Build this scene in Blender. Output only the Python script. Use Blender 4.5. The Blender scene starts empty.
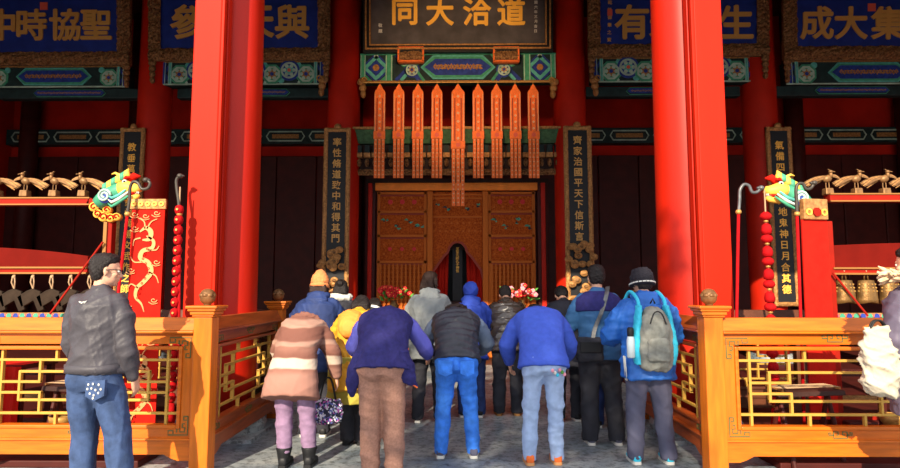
import bpy, bmesh, math, random
import numpy as np
from mathutils import Vector, Matrix
random.seed(7); np.random.seed(7)
PI = math.pi
SC = bpy.context.scene
COL = SC.collection

# ---------------------------------------------------------------- camera
FOC = 600.0; HC = 1.5
PITCH = math.atan(56 / FOC); YAW = math.atan(7 / FOC)
cam = bpy.data.cameras.new('camera'); cam_o = bpy.data.objects.new('camera', cam); COL.objects.link(cam_o)
cam.sensor_width = 36; cam.lens = 36 * FOC / 900; cam.clip_end = 400
cam_o.location = (0, 0, HC); cam_o.rotation_euler = (PI / 2 + PITCH, 0, YAW)
SC.camera = cam_o
# ---------------------------------------------------------------- light
world = bpy.data.worlds.new('sky'); SC.world = world; world.use_nodes = True
bg = world.node_tree.nodes['Background']; bg.inputs[0].default_value = (0.86, 0.90, 1.0, 1); bg.inputs[1].default_value = 1.4
sun = bpy.data.lights.new('sun', 'SUN'); sun.energy = 7.2; sun.angle = math.radians(0.6); sun.color = (1.0, 0.86, 0.66)
sun_o = bpy.data.objects.new('sun', sun); COL.objects.link(sun_o)
SUN_AZ, SUN_EL = math.radians(15), math.radians(28)
sd = Vector((math.sin(SUN_AZ) * math.cos(SUN_EL), math.cos(SUN_AZ) * math.cos(SUN_EL), -math.sin(SUN_EL)))
sun_o.rotation_euler = sd.to_track_quat('-Z', 'Y').to_euler()
SC.view_settings.view_transform = 'Standard'; SC.view_settings.look = 'None'
SC.view_settings.gamma = 1; SC.view_settings.use_curve_mapping = False
SC.view_settings.exposure = 0.3

_R = cam_o.rotation_euler.to_matrix()
def ray(px, py):
    return _R @ Vector(((px - 450) / FOC, (234 - py) / FOC, -1))
def at(px, py, Y):
    "world point seen at a photo pixel on the plane y = Y"
    d = ray(px, py); t = Y / d.y
    return Vector((d.x * t, Y, HC + d.z * t))
def X_(px, Y, py=290): return at(px, py, Y).x
def Z_(py, Y, px=457): return at(px, py, Y).z

# ---------------------------------------------------------------- materials
M = {}
def mat(name, col, rough=0.5, metal=0.0, var=0.0, vscale=6.0, bump=0.0, bscale=30.0, col2=None, coat=0.0, sheen=0.0, stretch=None, spec=0.28, detail=4):
    m = bpy.data.materials.new(name); m.use_nodes = True
    nt = m.node_tree; b = nt.nodes['Principled BSDF']
    b.inputs['Base Color'].default_value = (*col, 1); b.inputs['Roughness'].default_value = rough
    b.inputs['Metallic'].default_value = metal; b.inputs['Coat Weight'].default_value = coat
    b.inputs['Coat Roughness'].default_value = 0.25
    b.inputs['Sheen Weight'].default_value = sheen; b.inputs['Specular IOR Level'].default_value = spec
    if var or bump:
        tc = nt.nodes.new('ShaderNodeTexCoord'); mp = nt.nodes.new('ShaderNodeMapping')
        nt.links.new(tc.outputs['Object'], mp.inputs[0])
        if stretch: mp.inputs['Scale'].default_value = stretch
    if var or col2:
        n = nt.nodes.new('ShaderNodeTexNoise'); n.inputs['Scale'].default_value = vscale; n.inputs['Detail'].default_value = detail
        nt.links.new(mp.outputs[0], n.inputs[0])
        r = nt.nodes.new('ShaderNodeValToRGB'); nt.links.new(n.outputs[0], r.inputs[0])
        c2 = col2 or tuple(max(0, c * (1 - var)) for c in col)
        c1 = col if col2 else tuple(min(1, c * (1 + var)) for c in col)
        r.color_ramp.elements[0].position = .35; r.color_ramp.elements[1].position = .65
        r.color_ramp.elements[0].color = (*c2, 1); r.color_ramp.elements[1].color = (*c1, 1)
        nt.links.new(r.outputs[0], b.inputs['Base Color'])
    if bump:
        n = nt.nodes.new('ShaderNodeTexNoise'); n.inputs['Scale'].default_value = bscale; n.inputs['Detail'].default_value = 5
        nt.links.new(mp.outputs[0], n.inputs[0])
        bp = nt.nodes.new('ShaderNodeBump'); bp.inputs['Strength'].default_value = bump; bp.inputs['Distance'].default_value = .02
        nt.links.new(n.outputs[0], bp.inputs['Height']); nt.links.new(bp.outputs[0], b.inputs['Normal'])
    M[name] = m
    return m
mat('red_lacquer', (.44, .012, .0025), .45, spec=.22, var=.10, vscale=3, bump=.05, bscale=8, coat=.0, stretch=(1, 1, .2))
mat('red_board', (.48, .014, .0025), .55, spec=.12, var=.07, vscale=3, bump=.04, bscale=9, coat=.0, stretch=(1, 1, .2))
mat('inner_red', (.48, .014, .003), .5, spec=.2, var=.12, vscale=2)
mat('wall_red', (.44, .014, .006), .8, spec=.1, var=.2, vscale=1.2)
mat('dark_wood', (.035, .012, .008), .6, var=.25, vscale=5)
mat('maroon', (.06, .007, .004), .6, var=.2, vscale=4)
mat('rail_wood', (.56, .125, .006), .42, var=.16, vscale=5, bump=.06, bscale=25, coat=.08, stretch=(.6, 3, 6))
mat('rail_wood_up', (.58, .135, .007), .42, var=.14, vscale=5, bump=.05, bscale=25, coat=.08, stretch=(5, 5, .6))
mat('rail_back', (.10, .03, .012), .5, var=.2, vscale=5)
mat('rail_wood_shade', (.32, .060, .010), .4, var=.2, vscale=5, coat=.35, stretch=(.6, 3, 6))  # darker copy of the rail wood: side-rail shade put into the colour
mat('gilt_bar', (.52, .29, .05), .42, metal=.15, var=.08)
mat('fret_green', (.10, .11, .035), .5)
mat('bronze_ball', (.20, .095, .035), .42, metal=.35, var=.3, vscale=18, bump=.2)
mat('gold', (.50, .27, .07), .42, metal=.4, var=.18, vscale=20)
mat('gold_bright', (.98, .50, .07), .5, var=.05)
mat('gold_dull', (.40, .19, .06), .55, metal=.25, var=.3, vscale=25, bump=.4, bscale=40)
mat('carved_gold', (.36, .18, .065), .55, metal=.2, col2=(.10, .04, .015), var=.3, vscale=26, bump=.9, bscale=45)
mat('plaque_black', (.075, .066, .070), .45, var=.25, vscale=3, bump=.1)
mat('plaque_blue', (.014, .035, .24), .5, var=.15, vscale=4)
mat('text_gold', (.62, .33, .08), .5)
mat('seal_red', (.75, .12, .07), .6)
mat('paint_green', (.055, .30, .17), .5, var=.2, vscale=12)
mat('paint_teal', (.10, .42, .36), .5, var=.2, vscale=14)
mat('paint_blue', (.020, .045, .26), .5, var=.25, vscale=14)
mat('paint_pale', (.38, .52, .42), .5, var=.2)
mat('paint_dark', (.012, .030, .030), .6, var=.3)
mat('pendant_orange', (.88, .17, .03), .6, var=.15, vscale=20)
mat('pendant_dark', (.30, .04, .02), .6)
mat('pendant_pale', (.75, .42, .22), .6)
mat('shrine_gold', (.50, .105, .013), .7, spec=.08, col2=(.28, .042, .006), var=.3, vscale=30)
mat('shrine_bar', (.50, .125, .018), .6, spec=.1)
mat('shrine_red', (.60, .02, .02), .5)
mat('shrine_band', (.90, .24, .02), .5, var=.1)
mat('cloth_red', (.46, .012, .006), .85, spec=.08, var=.10, vscale=8, bump=.3, bscale=12)
mat('cloth_gold', (.66, .30, .11), .6)
mat('red_paint', (.28, .011, .004), .6, spec=.1, var=.08)
mat('red_tassel', (.36, .005, .007), .75, spec=.08, var=.15, vscale=30)
mat('iron_grey', (.13, .13, .13), .4, metal=.5, var=.2, vscale=20)
mat('staff_dark', (.06, .05, .04), .4, metal=.3)
mat('white_paint', (.62, .60, .54), .5)
mat('stone_dark', (.030, .019, .012), .75, spec=.1, var=.3, vscale=9)
mat('bronze_bell', (.19, .10, .03), .45, metal=.5, var=.35, vscale=14, bump=.3)
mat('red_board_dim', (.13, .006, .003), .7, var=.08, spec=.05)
mat('rack_gold', (.30, .13, .03), .5, metal=.2)
mat('eave_green', (.045, .12, .05), .6, var=.3, vscale=14)
mat('bird_gold', (.22, .11, .04), .45, metal=.35, var=.25, vscale=25)
mat('bottle_clear', (.45, .52, .55), .15)
mat('bark', (.10, .07, .05), .9, bump=.8, bscale=10)
mat('cypress', (.03, .07, .02), .8, var=.3)
mat('rope', (.42, .27, .15), .9)
mat('black', (.010, .010, .011), .5)
mat('leaf_green', (.08, .30, .04), .6, var=.3, vscale=30)
mat('flower_red', (.75, .03, .03), .6, var=.2, vscale=40)
mat('flower_pink', (.80, .30, .36), .6)

def floor_mat():
    m = bpy.data.materials.new('floor_stone'); m.use_nodes = True; nt = m.node_tree; b = nt.nodes['Principled BSDF']
    tc = nt.nodes.new('ShaderNodeTexCoord')
    n1 = nt.nodes.new('ShaderNodeTexNoise'); n1.inputs['Scale'].default_value = 1.6; n1.inputs['Detail'].default_value = 6
    n2 = nt.nodes.new('ShaderNodeTexNoise'); n2.inputs['Scale'].default_value = 14; n2.inputs['Detail'].default_value = 8; n2.inputs['Roughness'].default_value = .75
    for n in (n1, n2): nt.links.new(tc.outputs['Object'], n.inputs[0])
    r1 = nt.nodes.new('ShaderNodeValToRGB'); nt.links.new(n1.outputs[0], r1.inputs[0])
    r1.color_ramp.elements[0].position = .35; r1.color_ramp.elements[0].color = (.15, .19, .22, 1)
    r1.color_ramp.elements[1].position = .7; r1.color_ramp.elements[1].color = (.42, .44, .42, 1)
    r2 = nt.nodes.new('ShaderNodeValToRGB'); nt.links.new(n2.outputs[0], r2.inputs[0])
    r2.color_ramp.elements[0].position = .40; r2.color_ramp.elements[0].color = (.10, .10, .10, 1)
    r2.color_ramp.elements[1].position = .52; r2.color_ramp.elements[1].color = (1, 1, 1, 1)
    mx = nt.nodes.new('ShaderNodeMix'); mx.data_type = 'RGBA'; mx.blend_type = 'MULTIPLY'; mx.inputs[0].default_value = .75
    nt.links.new(r1.outputs[0], mx.inputs[6]); nt.links.new(r2.outputs[0], mx.inputs[7])
    nt.links.new(mx.outputs[2], b.inputs['Base Color'])
    b.inputs['Roughness'].default_value = .5
    bp = nt.nodes.new('ShaderNodeBump'); bp.inputs['Strength'].default_value = .35; bp.inputs['Distance'].default_value = .01
    nt.links.new(n2.outputs[0], bp.inputs['Height']); nt.links.new(bp.outputs[0], b.inputs['Normal'])
    M['floor_stone'] = m
floor_mat()

# ---------------------------------------------------------------- mesh builder
class MB:
    def __init__(s): s.v = []; s.f = []; s.mi = []; s.mats = []
    def _m(s, m):
        if m not in s.mats: s.mats.append(m)
        return s.mats.index(m)
    def add(s, vs, fs, m='gold'):
        o = len(s.v); k = s._m(m)
        s.v += [tuple(v) for v in vs]; s.f += [tuple(i + o for i in f) for f in fs]; s.mi += [k] * len(fs)
        return s
    def box(s, c, d, m='gold', rot=None, taper=None):
        x, y, z = d[0] / 2, d[1] / 2, d[2] / 2; vs = []
        for k in (-1, 1):
            tx, ty = (taper if (taper and k > 0) else (1, 1))
            for a, b in ((-1, -1), (1, -1), (1, 1), (-1, 1)): vs.append(Vector((a * x * tx, b * y * ty, k * z)))
        if rot is not None: vs = [rot @ v for v in vs]
        vs = [v + Vector(c) for v in vs]
        return s.add(vs, [(3, 2, 1, 0), (4, 5, 6, 7), (0, 1, 5, 4), (1, 2, 6, 5), (2, 3, 7, 6), (3, 0, 4, 7)], m)
    def rings(s, rings, m='gold', cap=True, closed=True):
        n = len(rings[0]); vs = [p for r in rings for p in r]; fs = []
        for i in range(len(rings) - 1):
            for j in range(n if closed else n - 1):
                a = i * n + j; b = i * n + (j + 1) % n
                fs.append((a, b, b + n, a + n))
        if cap: fs += [tuple(range(n))[::-1], tuple(range((len(rings) - 1) * n, len(rings) * n))]
        return s.add(vs, fs, m)
    def tube(s, pts, r, m='gold', n=8):
        pts = [Vector(p) for p in pts]; rr = r if hasattr(r, '__len__') else [r] * len(pts); out = []
        up = None
        for i, p in enumerate(pts):
            d = (pts[min(i + 1, len(pts) - 1)] - pts[max(i - 1, 0)]).normalized()
            if up is None: up = d.orthogonal().normalized()
            else:
                up = (up - d * up.dot(d)); up = up.normalized() if up.length > 1e-6 else d.orthogonal().normalized()
            q = d.cross(up)
            out.append([p + (up * math.cos(2 * PI * k / n) + q * math.sin(2 * PI * k / n)) * rr[i] for k in range(n)])
        return s.rings(out, m)
    def lathe(s, prof, c=(0, 0, 0), m='gold', n=24):
        c = Vector(c)
        return s.rings([[c + Vector((r * math.cos(2 * PI * k / n), r * math.sin(2 * PI * k / n), z)) for k in range(n)] for r, z in prof], m)
    def ell(s, c, r, m='gold', n=12, k=8, rot=None):
        c = Vector(c); rg = []
        for i in range(k + 1):
            t = PI * (i + .02) / (k + .04); row = []
            for j in range(n):
                a = 2 * PI * j / n; v = Vector((r[0] * math.sin(t) * math.cos(a), r[1] * math.sin(t) * math.sin(a), -r[2] * math.cos(t)))
                row.append(c + (rot @ v if rot is not None else v))
            rg.append(row)
        return s.rings(rg, m)
    def prism(s, pts, y0, y1, m='gold'):
        "polygon in x,z extruded from y0 (front) to y1 (back)"
        n = len(pts); vs = [(x, y0, z) for x, z in pts] + [(x, y1, z) for x, z in pts]
        fs = [tuple(range(n)), tuple(range(n, 2 * n))[::-1]] + [(i + n, (i + 1) % n + n, (i + 1) % n, i) for i in range(n)]
        return s.add(vs, fs, m)
    def ribbon(s, pts, w, y0, y1, m='gold'):
        "flat stroke of varying width in x,z, with thickness"
        n = len(pts); L = []; R = []
        for i, (x, z) in enumerate(pts):
            a = pts[max(i - 1, 0)]; b = pts[min(i + 1, n - 1)]; dx, dz = b[0] - a[0], b[1] - a[1]; l = math.hypot(dx, dz) or 1
            ww = (w[i] if hasattr(w, '__len__') else w) / 2
            L.append((x - dz / l * ww, z + dx / l * ww)); R.append((x + dz / l * ww, z - dx / l * ww))
        vs = [(x, y0, z) for x, z in L] + [(x, y0, z) for x, z in R] + [(x, y1, z) for x, z in L] + [(x, y1, z) for x, z in R]
        fs = []
        for i in range(n - 1):
            fs += [(i, i + 1, n + i + 1, n + i), (2 * n + i, 3 * n + i, 3 * n + i + 1, 2 * n + i + 1),
                   (i, 2 * n + i, 2 * n + i + 1, i + 1), (n + i, n + i + 1, 3 * n + i + 1, 3 * n + i)]
        fs += [(0, n, 3 * n, 2 * n), (n - 1, 3 * n - 1, 4 * n - 1, 2 * n - 1)]
        return s.add(vs, fs, m)
    def ringf(s, cx, cz, r0, r1, y0, y1, m, n=20, sides=None):
        "flat annulus in the x,z plane"
        n = sides or n; ph = (PI / n if sides and sides != 4 else 0)
        o = [(cx + r1 * math.cos(2 * PI * k / n + ph), cz + r1 * math.sin(2 * PI * k / n + ph)) for k in range(n)]
        if r0 <= 0: return s.prism(o, y0, y1, m)
        i_ = [(cx + r0 * math.cos(2 * PI * k / n + ph), cz + r0 * math.sin(2 * PI * k / n + ph)) for k in range(n)]
        vs = [(x, y0, z) for x, z in o] + [(x, y0, z) for x, z in i_] + [(x, y1, z) for x, z in o] + [(x, y1, z) for x, z in i_]; fs = []
        for k in range(n):
            q = (k + 1) % n
            fs += [(k, q, n + q, n + k), (2 * n + k, 3 * n + k, 3 * n + q, 2 * n + q), (k, 2 * n + k, 2 * n + q, q), (n + k, n + q, 3 * n + q, 3 * n + k)]
        return s.add(vs, fs, m)
    def mesh(s, name, smooth=False, fix=True):
        me = bpy.data.meshes.new(name); me.from_pydata(s.v, [], s.f)
        for k in s.mats: me.materials.append(M[k])
        me.polygons.foreach_set('material_index', s.mi)
        me.update()
        if fix:
            bm = bmesh.new(); bm.from_mesh(me); bmesh.ops.recalc_face_normals(bm, faces=bm.faces); bm.to_mesh(me); bm.free()
        if smooth: me.polygons.foreach_set('use_smooth', [True] * len(me.polygons)); me.update()
        return me
    def build(s, name, parent=None, smooth=False, bevel=0, loc=None, **kw):
        return obj(name, s.mesh(name, smooth), parent, bevel, loc, **kw)
def obj(name, me, parent=None, bevel=0, loc=None, label=None, cat=None, group=None, kind=None, rot=None):
    o = bpy.data.objects.new(name, me); COL.objects.link(o)
    if parent: o.parent = parent
    if loc is not None: o.location = loc
    if rot is not None: o.rotation_euler = rot
    if bevel:
        b = o.modifiers.new('bevel', 'BEVEL'); b.width = bevel; b.segments = 2; b.limit_method = 'ANGLE'
    tag(o, label, cat, group, kind)
    return o
def tag(o, label=None, cat=None, group=None, kind=None):
    if label: o['label'] = label
    if cat: o['category'] = cat
    if group: o['group'] = group
    if kind: o['kind'] = kind
    return o
def empty(name, loc=(0, 0, 0), rz=0, label=None, cat=None, group=None, kind=None):
    o = bpy.data.objects.new(name, None); COL.objects.link(o); o.location = loc; o.rotation_euler = (0, 0, rz); o.empty_display_size = .1
    return tag(o, label, cat, group, kind)
def copy_tree(o, parent=None, label=None, loc=None, rz=None):
    c = o.copy(); COL.objects.link(c)
    if parent: c.parent = parent
    if label: c['label'] = label
    if loc is not None: c.location = loc
    if rz is not None: c.rotation_euler = (0, 0, rz)
    for ch in list(o.children): copy_tree(ch, c)
    return c
_tc = {}
def glyph(ch, h, depth=.02, bold=.012):
    "mesh of one written character, centred, standing in x,z facing -y, height h"
    key = (ch, depth, bold)
    if key not in _tc:
        c = bpy.data.curves.new('character', 'FONT'); c.body = ch; c.extrude = depth / 2; c.offset = .004; c.size = 1
        if len(ch) > 1: c.space_line = 1.05
        o = bpy.data.objects.new('tmp', c); COL.objects.link(o)
        me = bpy.data.meshes.new_from_object(o.evaluated_get(bpy.context.evaluated_depsgraph_get()))
        bpy.data.objects.remove(o)
        a = np.array([v.co[:] for v in me.vertices]); fs = [tuple(p.vertices) for p in me.polygons]
        cx, cy = (a[:, 0].min() + a[:, 0].max()) / 2, (a[:, 1].min() + a[:, 1].max()) / 2
        base = np.stack([a[:, 0] - cx, -a[:, 2], a[:, 1] - cy], 1); n = len(base)
        offs = ((0, 0),) if bold < .01 else ((bold, 0), (-bold, .3 * bold), (.3 * bold, bold), (0, -bold))      # a brush-heavy stroke
        _tc[key] = (np.concatenate([base + np.array([dx, -.0006 * k, dz]) for k, (dx, dz) in enumerate(offs)]), [tuple(i + k * n for i in f) for k in range(len(offs)) for f in fs])
    a, fs = _tc[key]
    return a * h, fs
def text(name, ch, h, loc, m, parent=None, depth=.03, bold=.012, wide=1.0, rot=None, **kw):
    a, fs = glyph(ch, h, depth, bold); b = MB(); b.add(a * np.array([wide, 1, 1]), fs, m)
    return b.build(name, parent, loc=loc, rot=rot, **kw)
# ================================================================ hall shell
DI = 12.5           # depth of the inner row of columns
YB = 17.0           # back wall
b = MB(); b.box((0, 5, -.10), (60, 60, .2), 'floor_stone'); b.build('floor', kind='structure')
def wallbox(name, c, d, m, **kw):
    b = MB(); b.box(c, d, m); return b.build(name, kind='structure', **kw)
wallbox('wall_back', (0, YB + .15, 4.75), (26.7, .3, 9.5), 'wall_red')
wallbox('wall_left', (-13.1, 11.65, 4.75), (.3, 10.7, 9.5), 'wall_red')
wallbox('wall_right', (13.1, 11.65, 4.75), (.3, 10.7, 9.5), 'wall_red')
wallbox('ceiling', (0, 11.6, 9.6), (27, 11, .25), 'dark_wood')
# lintel and wall above the open front bays
b = MB(); b.box((0, 6.5, 7.3), (26.5, .35, 4.6), 'red_board'); b.build('trim_1', kind='structure')
# dado rail, painted beams and panelled dado on the back wall
zt0, zt1 = Z_(146, YB), Z_(131, YB)
b = MB(); b.box((0, YB - .15, (zt0 + zt1) / 2), (25.8, .3, zt1 - zt0), 'paint_dark')
for i in range(-10, 11):
    x = i * 1.22
    zc = (zt0 + zt1) / 2; h = (zt1 - zt0) * .30; w = .46
    b.ribbon([(x - w, zc - h), (x + w, zc - h), (x + w + .08, zc), (x + w, zc + h), (x - w, zc + h), (x - w - .08, zc), (x - w, zc - h)], .035, YB - .32, YB - .29, 'paint_pale')
    b.prism([(x - w + .08, zc - h * .45), (x + w - .08, zc - h * .45), (x + w - .08, zc + h * .45), (x - w + .08, zc + h * .45)], YB - .31, YB - .29, 'gold_dull')
b.build('trim_2', kind='structure')
b = MB()
for i in range(-11, 12):
    b.box((i * 1.15, YB - .04, zt0 / 2 - .05), (1.13, .1, zt0 - .5), 'maroon')
b.build('trim_3', kind='structure', bevel=.02)
b = MB()
for i in range(-4, 5): b.lathe([(.24, 0), (.24, 9.4)], (i * 3.1 + .2, YB - .35, 0), 'maroon', 16)
b.build('trim_4', kind='structure', smooth=True)

# ================================================================ columns
def column(x, y, r, h, m, label, group=None, rtop=None):
    b = MB(); rt = rtop or r * .93
    n = 12
    b.lathe([(r + (rt - r) * i / n, .22 + (h - .22) * i / n) for i in range(n + 1)], (0, 0, 0), m, 48)
    t = empty('red_column', (x, y, 0), label=label, cat='column')
    b.build('shaft', t, smooth=True)
    s = MB(); s.box((0, 0, .02), (r * 2.9, r * 2.9, .04), 'floor_stone')
    s.lathe([(r * 1.35, .04), (r * 1.38, .10), (r * 1.28, .17), (r * 1.12, .22)], (0, 0, 0), 'floor_stone', 40)
    s.build('plinth', t, smooth=False)
    return t
CX = 2.51; CY = 6.5
column(-CX, CY, .34, 5.2, 'red_lacquer', 'big round red column at the front, beside the left board post')
column(CX, CY, .34, 5.2, 'red_lacquer', 'big round red column at the front, behind the person in the striped knit hat')
column(-6.6, CY, .34, 5.2, 'red_lacquer', 'red front column out of the photo on the left'); column(6.6, CY, .34, 5.2, 'red_lacquer', 'red front column out of the photo on the right')
for px, lb in ((146.5, 'dim red inner column behind the stone chime rack'), (341, 'dim red inner column carrying the left couplet board by the shrine'),
               (573, 'dim red inner column carrying the right couplet board by the shrine'), (768, 'dim red inner column behind the bell rack')):
    column(X_(px, DI), DI, .34, 9.4, 'inner_red', lb, rtop=.34)
# board posts standing against the two front columns
for s, lb in ((-1, 'flat sunlit red board post left of the aisle'), (1, 'flat sunlit red board post right of the aisle')):
    t = empty('board_post', (s * 2.545, 6.015, 0), label=lb, cat='post')
    b = MB(); b.box((0, 0, 2.5), (.28, .27, 5.0), 'red_board'); b.build('board', t, bevel=.012)
    b = MB(); b.box((-s * .152, -.10, 2.5), (.03, .06, 5.0), 'red_board'); b.box((-s * .150, .05, 2.5), (.02, .10, 5.0), 'red_lacquer'); b.build('moulding', t, bevel=.006)

# ================================================================ balustrades
RF = 5.0                                     # depth of the outer face of the front rails
zr = {k: Z_(v, RF) for k, v in dict(top=318, tb=331, ft=345, ot=350.7, ob=427, fb=430, mid=441, low=457).items()}
OZ0, OZ1 = zr['ob'], zr['ot']
def fret(b, x0, z0, s, fx, fz, y):
    "little key-fret corner inlay"
    def L(pts): b.ribbon([(x0 + fx * p[0] * s, z0 + fz * p[1] * s) for p in pts], .010, y, y + .004, 'fret_green')
    L([(0, -3), (0, 0), (3.2, 0), (3.2, -.7), (2.4, -.7), (2.4, -.2)]); L([(0, -3), (.7, -3), (.7, -2.4), (.25, -2.4)])
    L([(.5, -1.8), (.9, -1.8), (.9, -1.2), (.5, -1.2), (.5, -.5), (1.3, -.5), (1.3, -1.0), (1.8, -1.0), (1.8, -.4)])
def fret_mid(b, x0, z0, s, y):
    for k in (-1, 1):
        b.ribbon([(x0 + k * p[0] * s, z0 + p[1] * s) for p in [(0, -.5), (1.1, -.5), (1.1, .5), (.35, .5), (.35, 0), (.7, 0)]], .010, y, y + .004, 'fret_green')
        b.ribbon([(x0 + k * p[0] * s, z0 + p[1] * s) for p in [(1.1, 0), (1.9, 0), (1.9, .35), (1.5, .35)]], .010, y, y + .004, 'fret_green')
def panel(loc, rz, label, wood='rail_wood', far_post=True):
    wood_up = 'rail_wood_up' if wood == 'rail_wood' else wood
    "one balustrade bay: local x runs along it from 0, local -y is the face; opening 0.17 to 1.77"
    t = empty('balustrade', loc, rz, label=label, cat='railing')
    L = 1.86; o0, o1 = .13, 1.73
    z = zr
    b = MB(); hh = z['top'] - z['tb']
    b.add([(0, -.02, z['tb']), (L, -.02, z['tb']), (L, .13, z['tb']), (0, .13, z['tb']), (0, .035, z['top']), (L, .035, z['top']), (L, .085, z['top']), (0, .085, z['top'])],
          [(0, 1, 5, 4), (1, 2, 6, 5), (2, 3, 7, 6), (3, 0, 4, 7), (4, 5, 6, 7), (3, 2, 1, 0)], wood)
    b.box((L / 2, .045, z['tb'] - .012), (L, .15, .02), wood)
    b.build('handrail', t, bevel=.006)
    b = MB(); b.box((L / 2, .055, (z['tb'] - .02 + z['ft']) / 2), (L, .07, z['tb'] - .02 - z['ft']), wood); b.build('upper_board', t, bevel=.004)
    b = MB(); b.box((L / 2, .055, (z['fb'] + z['mid']) / 2), (L, .07, z['fb'] - z['mid']), wood); b.build('lower_board', t, bevel=.004)
    b = MB(); zz = z['low']; q = z['mid'] - .006
    pr = [(0, q), (L, q), (L, zz - .05), (L - .10, zz - .05), (L - .16, zz - .03), (L - .22, zz), (.22, zz), (.16, zz - .03), (.10, zz - .05), (0, zz - .05)]
    b.prism(pr, .005, .10, wood); b.box((L / 2, .045, q + .004), (L, .12, .016), wood)
    b.build('apron', t, bevel=.004)
    for x0, x1 in ((0, o0 - .03), (o1 + .03, L)):
        b = MB(); b.box(((x0 + x1) / 2, .055, (z['ft'] + z['fb']) / 2), (x1 - x0, .07, z['ft'] - z['fb']), wood_up); b.build('stile', t, bevel=.004)
    b = MB()
    for x in (o0 - .015, o1 + .015): b.box((x, .05, (OZ0 + OZ1) / 2), (.03, .09, OZ1 - OZ0 + .06), wood)
    for zz in (OZ0 - .015, OZ1 + .015): b.box(((o0 + o1) / 2, .05, zz), (o1 - o0, .09, .03), wood)
    b.build('inner_frame', t, bevel=.008)
    # lattice: measured on the photo (opening 192 wide, 76.3 high)
    def U(p): return o0 + (p - 731) / 192 * (o1 - o0)
    def W(p): return OZ1 - (p - 350.7) / 76.3 * (OZ1 - OZ0)
    bars = []
    H = lambda a, c, y: bars.append((U(a), U(c), W(y), None)); V = lambda x, a, c: bars.append((U(x), None, W(a), W(c)))
    H(731, 923, 361.4); H(731, 923, 415.9); V(743, 350.7, 427); V(911, 350.7, 427)
    H(762, 892, 373.5); H(762, 892, 402.6)
    for mx in (lambda p: p, lambda p: 1654 - p):
        H(*sorted((mx(743), mx(782))), 384); H(*sorted((mx(743), mx(783))), 395)
        V(mx(798), 350.7, 361.4); V(mx(800), 415.9, 427); V(mx(782), 361.4, 384); V(mx(783), 395, 415.9); V(mx(762), 373.5, 402.6)
    tk = .0105
    for k, (a, c, d, e) in enumerate(bars):
        b = MB(); jy = (k % 3) * .0012
        if c is not None: b.box(((a + c) / 2, .05 + jy, d), (c - a + tk * 2, .030, tk * 2), 'gilt_bar')
        else: b.box((a, .05 + jy, (d + e) / 2), (tk * 2, .034, abs(d - e) + tk), 'gilt_bar')
        b.build('lattice_bar', t, bevel=.003)
    y = .016
    for k in range(6):
        b = MB()
        if k == 0: fret(b, .035, z['tb'] - .06, .055, 1, 1, y)
        elif k == 1: fret(b, L - .035, z['tb'] - .06, .055, -1, 1, y)
        elif k == 2: fret(b, .035, z['mid'] + .03, .05, 1, -1, y)
        elif k == 3: fret(b, L - .035, z['mid'] + .03, .05, -1, -1, y)
        elif k == 4: fret_mid(b, (o0 + o1) / 2, (z['tb'] + z['ft']) / 2 - .005, .055, y)
        else: fret_mid(b, (o0 + o1) / 2, (z['fb'] + z['mid']) / 2, .05, y)
        b.build('fret_inlay', t)
    return t
def newel(x, y, label):
    t = empty('newel_post', (x, y, 0), label=label, cat='post')
    b = MB(); w = .155
    b.box((0, 0, .638), (w, w, 1.276), 'rail_wood_up'); b.build('shaft', t, bevel=.008)
    b = MB(); z = 1.276
    for h, ww in ((.018, .18), (.03, .205), (.022, .235), (.024, .262)):
        b.box((0, 0, z + h / 2), (ww, ww, h), 'rail_wood'); z += h
    b.build('cap', t, bevel=.007)
    b = MB(); b.lathe([(.035, z), (.03, z + .012), (.045, z + .02), (.060, z + .04), (.066, z + .075), (.060, z + .105), (.045, z + .128), (.02, z + .14), (.004, z + .143)], (0, 0, 0), 'bronze_ball', 24)
    for k in range(8):
        a = 2 * PI * k / 8
        b.ell((.045 * math.cos(a), .045 * math.sin(a), z + .085), (.03, .03, .022), 'bronze_ball', 8, 6)
    b.build('ball_finial', t, smooth=True)
    return t
PX = 2.11
newel(-PX, RF + .08, 'sunlit corner post with bronze ball, left of the aisle'); newel(PX, RF + .08, 'corner post with bronze ball, right of the aisle')
YK = RF + .16 + 1.86 + .08
newel(-PX, YK, 'rear rail post with bronze ball, left of the aisle by the brown coat'); newel(PX, YK, 'rear rail post with bronze ball, right of the aisle')
newel(-PX - .155 - 1.86, RF + .08, 'outer post of the left front rail'); newel(PX + .155 + 1.86, RF + .08, 'outer post of the right front rail')
x0 = PX + .0775
panel((x0, RF + .03, 0), 0, 'orange lacquered rail with gilt lattice, right front, below the bell rack')
panel((-x0 - 1.86, RF + .03, 0), 0, 'orange lacquered rail with gilt lattice, left front, behind the man in jeans')
panel((-PX + .05, RF + .16, 0), PI / 2, 'shaded rail with gilt lattice running back along the left side of the aisle', wood='rail_wood_shade')
panel((PX - .05, RF + .16 + 1.86, 0), -PI / 2, 'shaded rail with gilt lattice running back along the right side of the aisle', wood='rail_wood_shade')
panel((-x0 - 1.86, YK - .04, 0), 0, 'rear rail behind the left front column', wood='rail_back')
panel((x0, YK - .04, 0), 0, 'rear rail behind the right front column', wood='rail_back')

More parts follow.
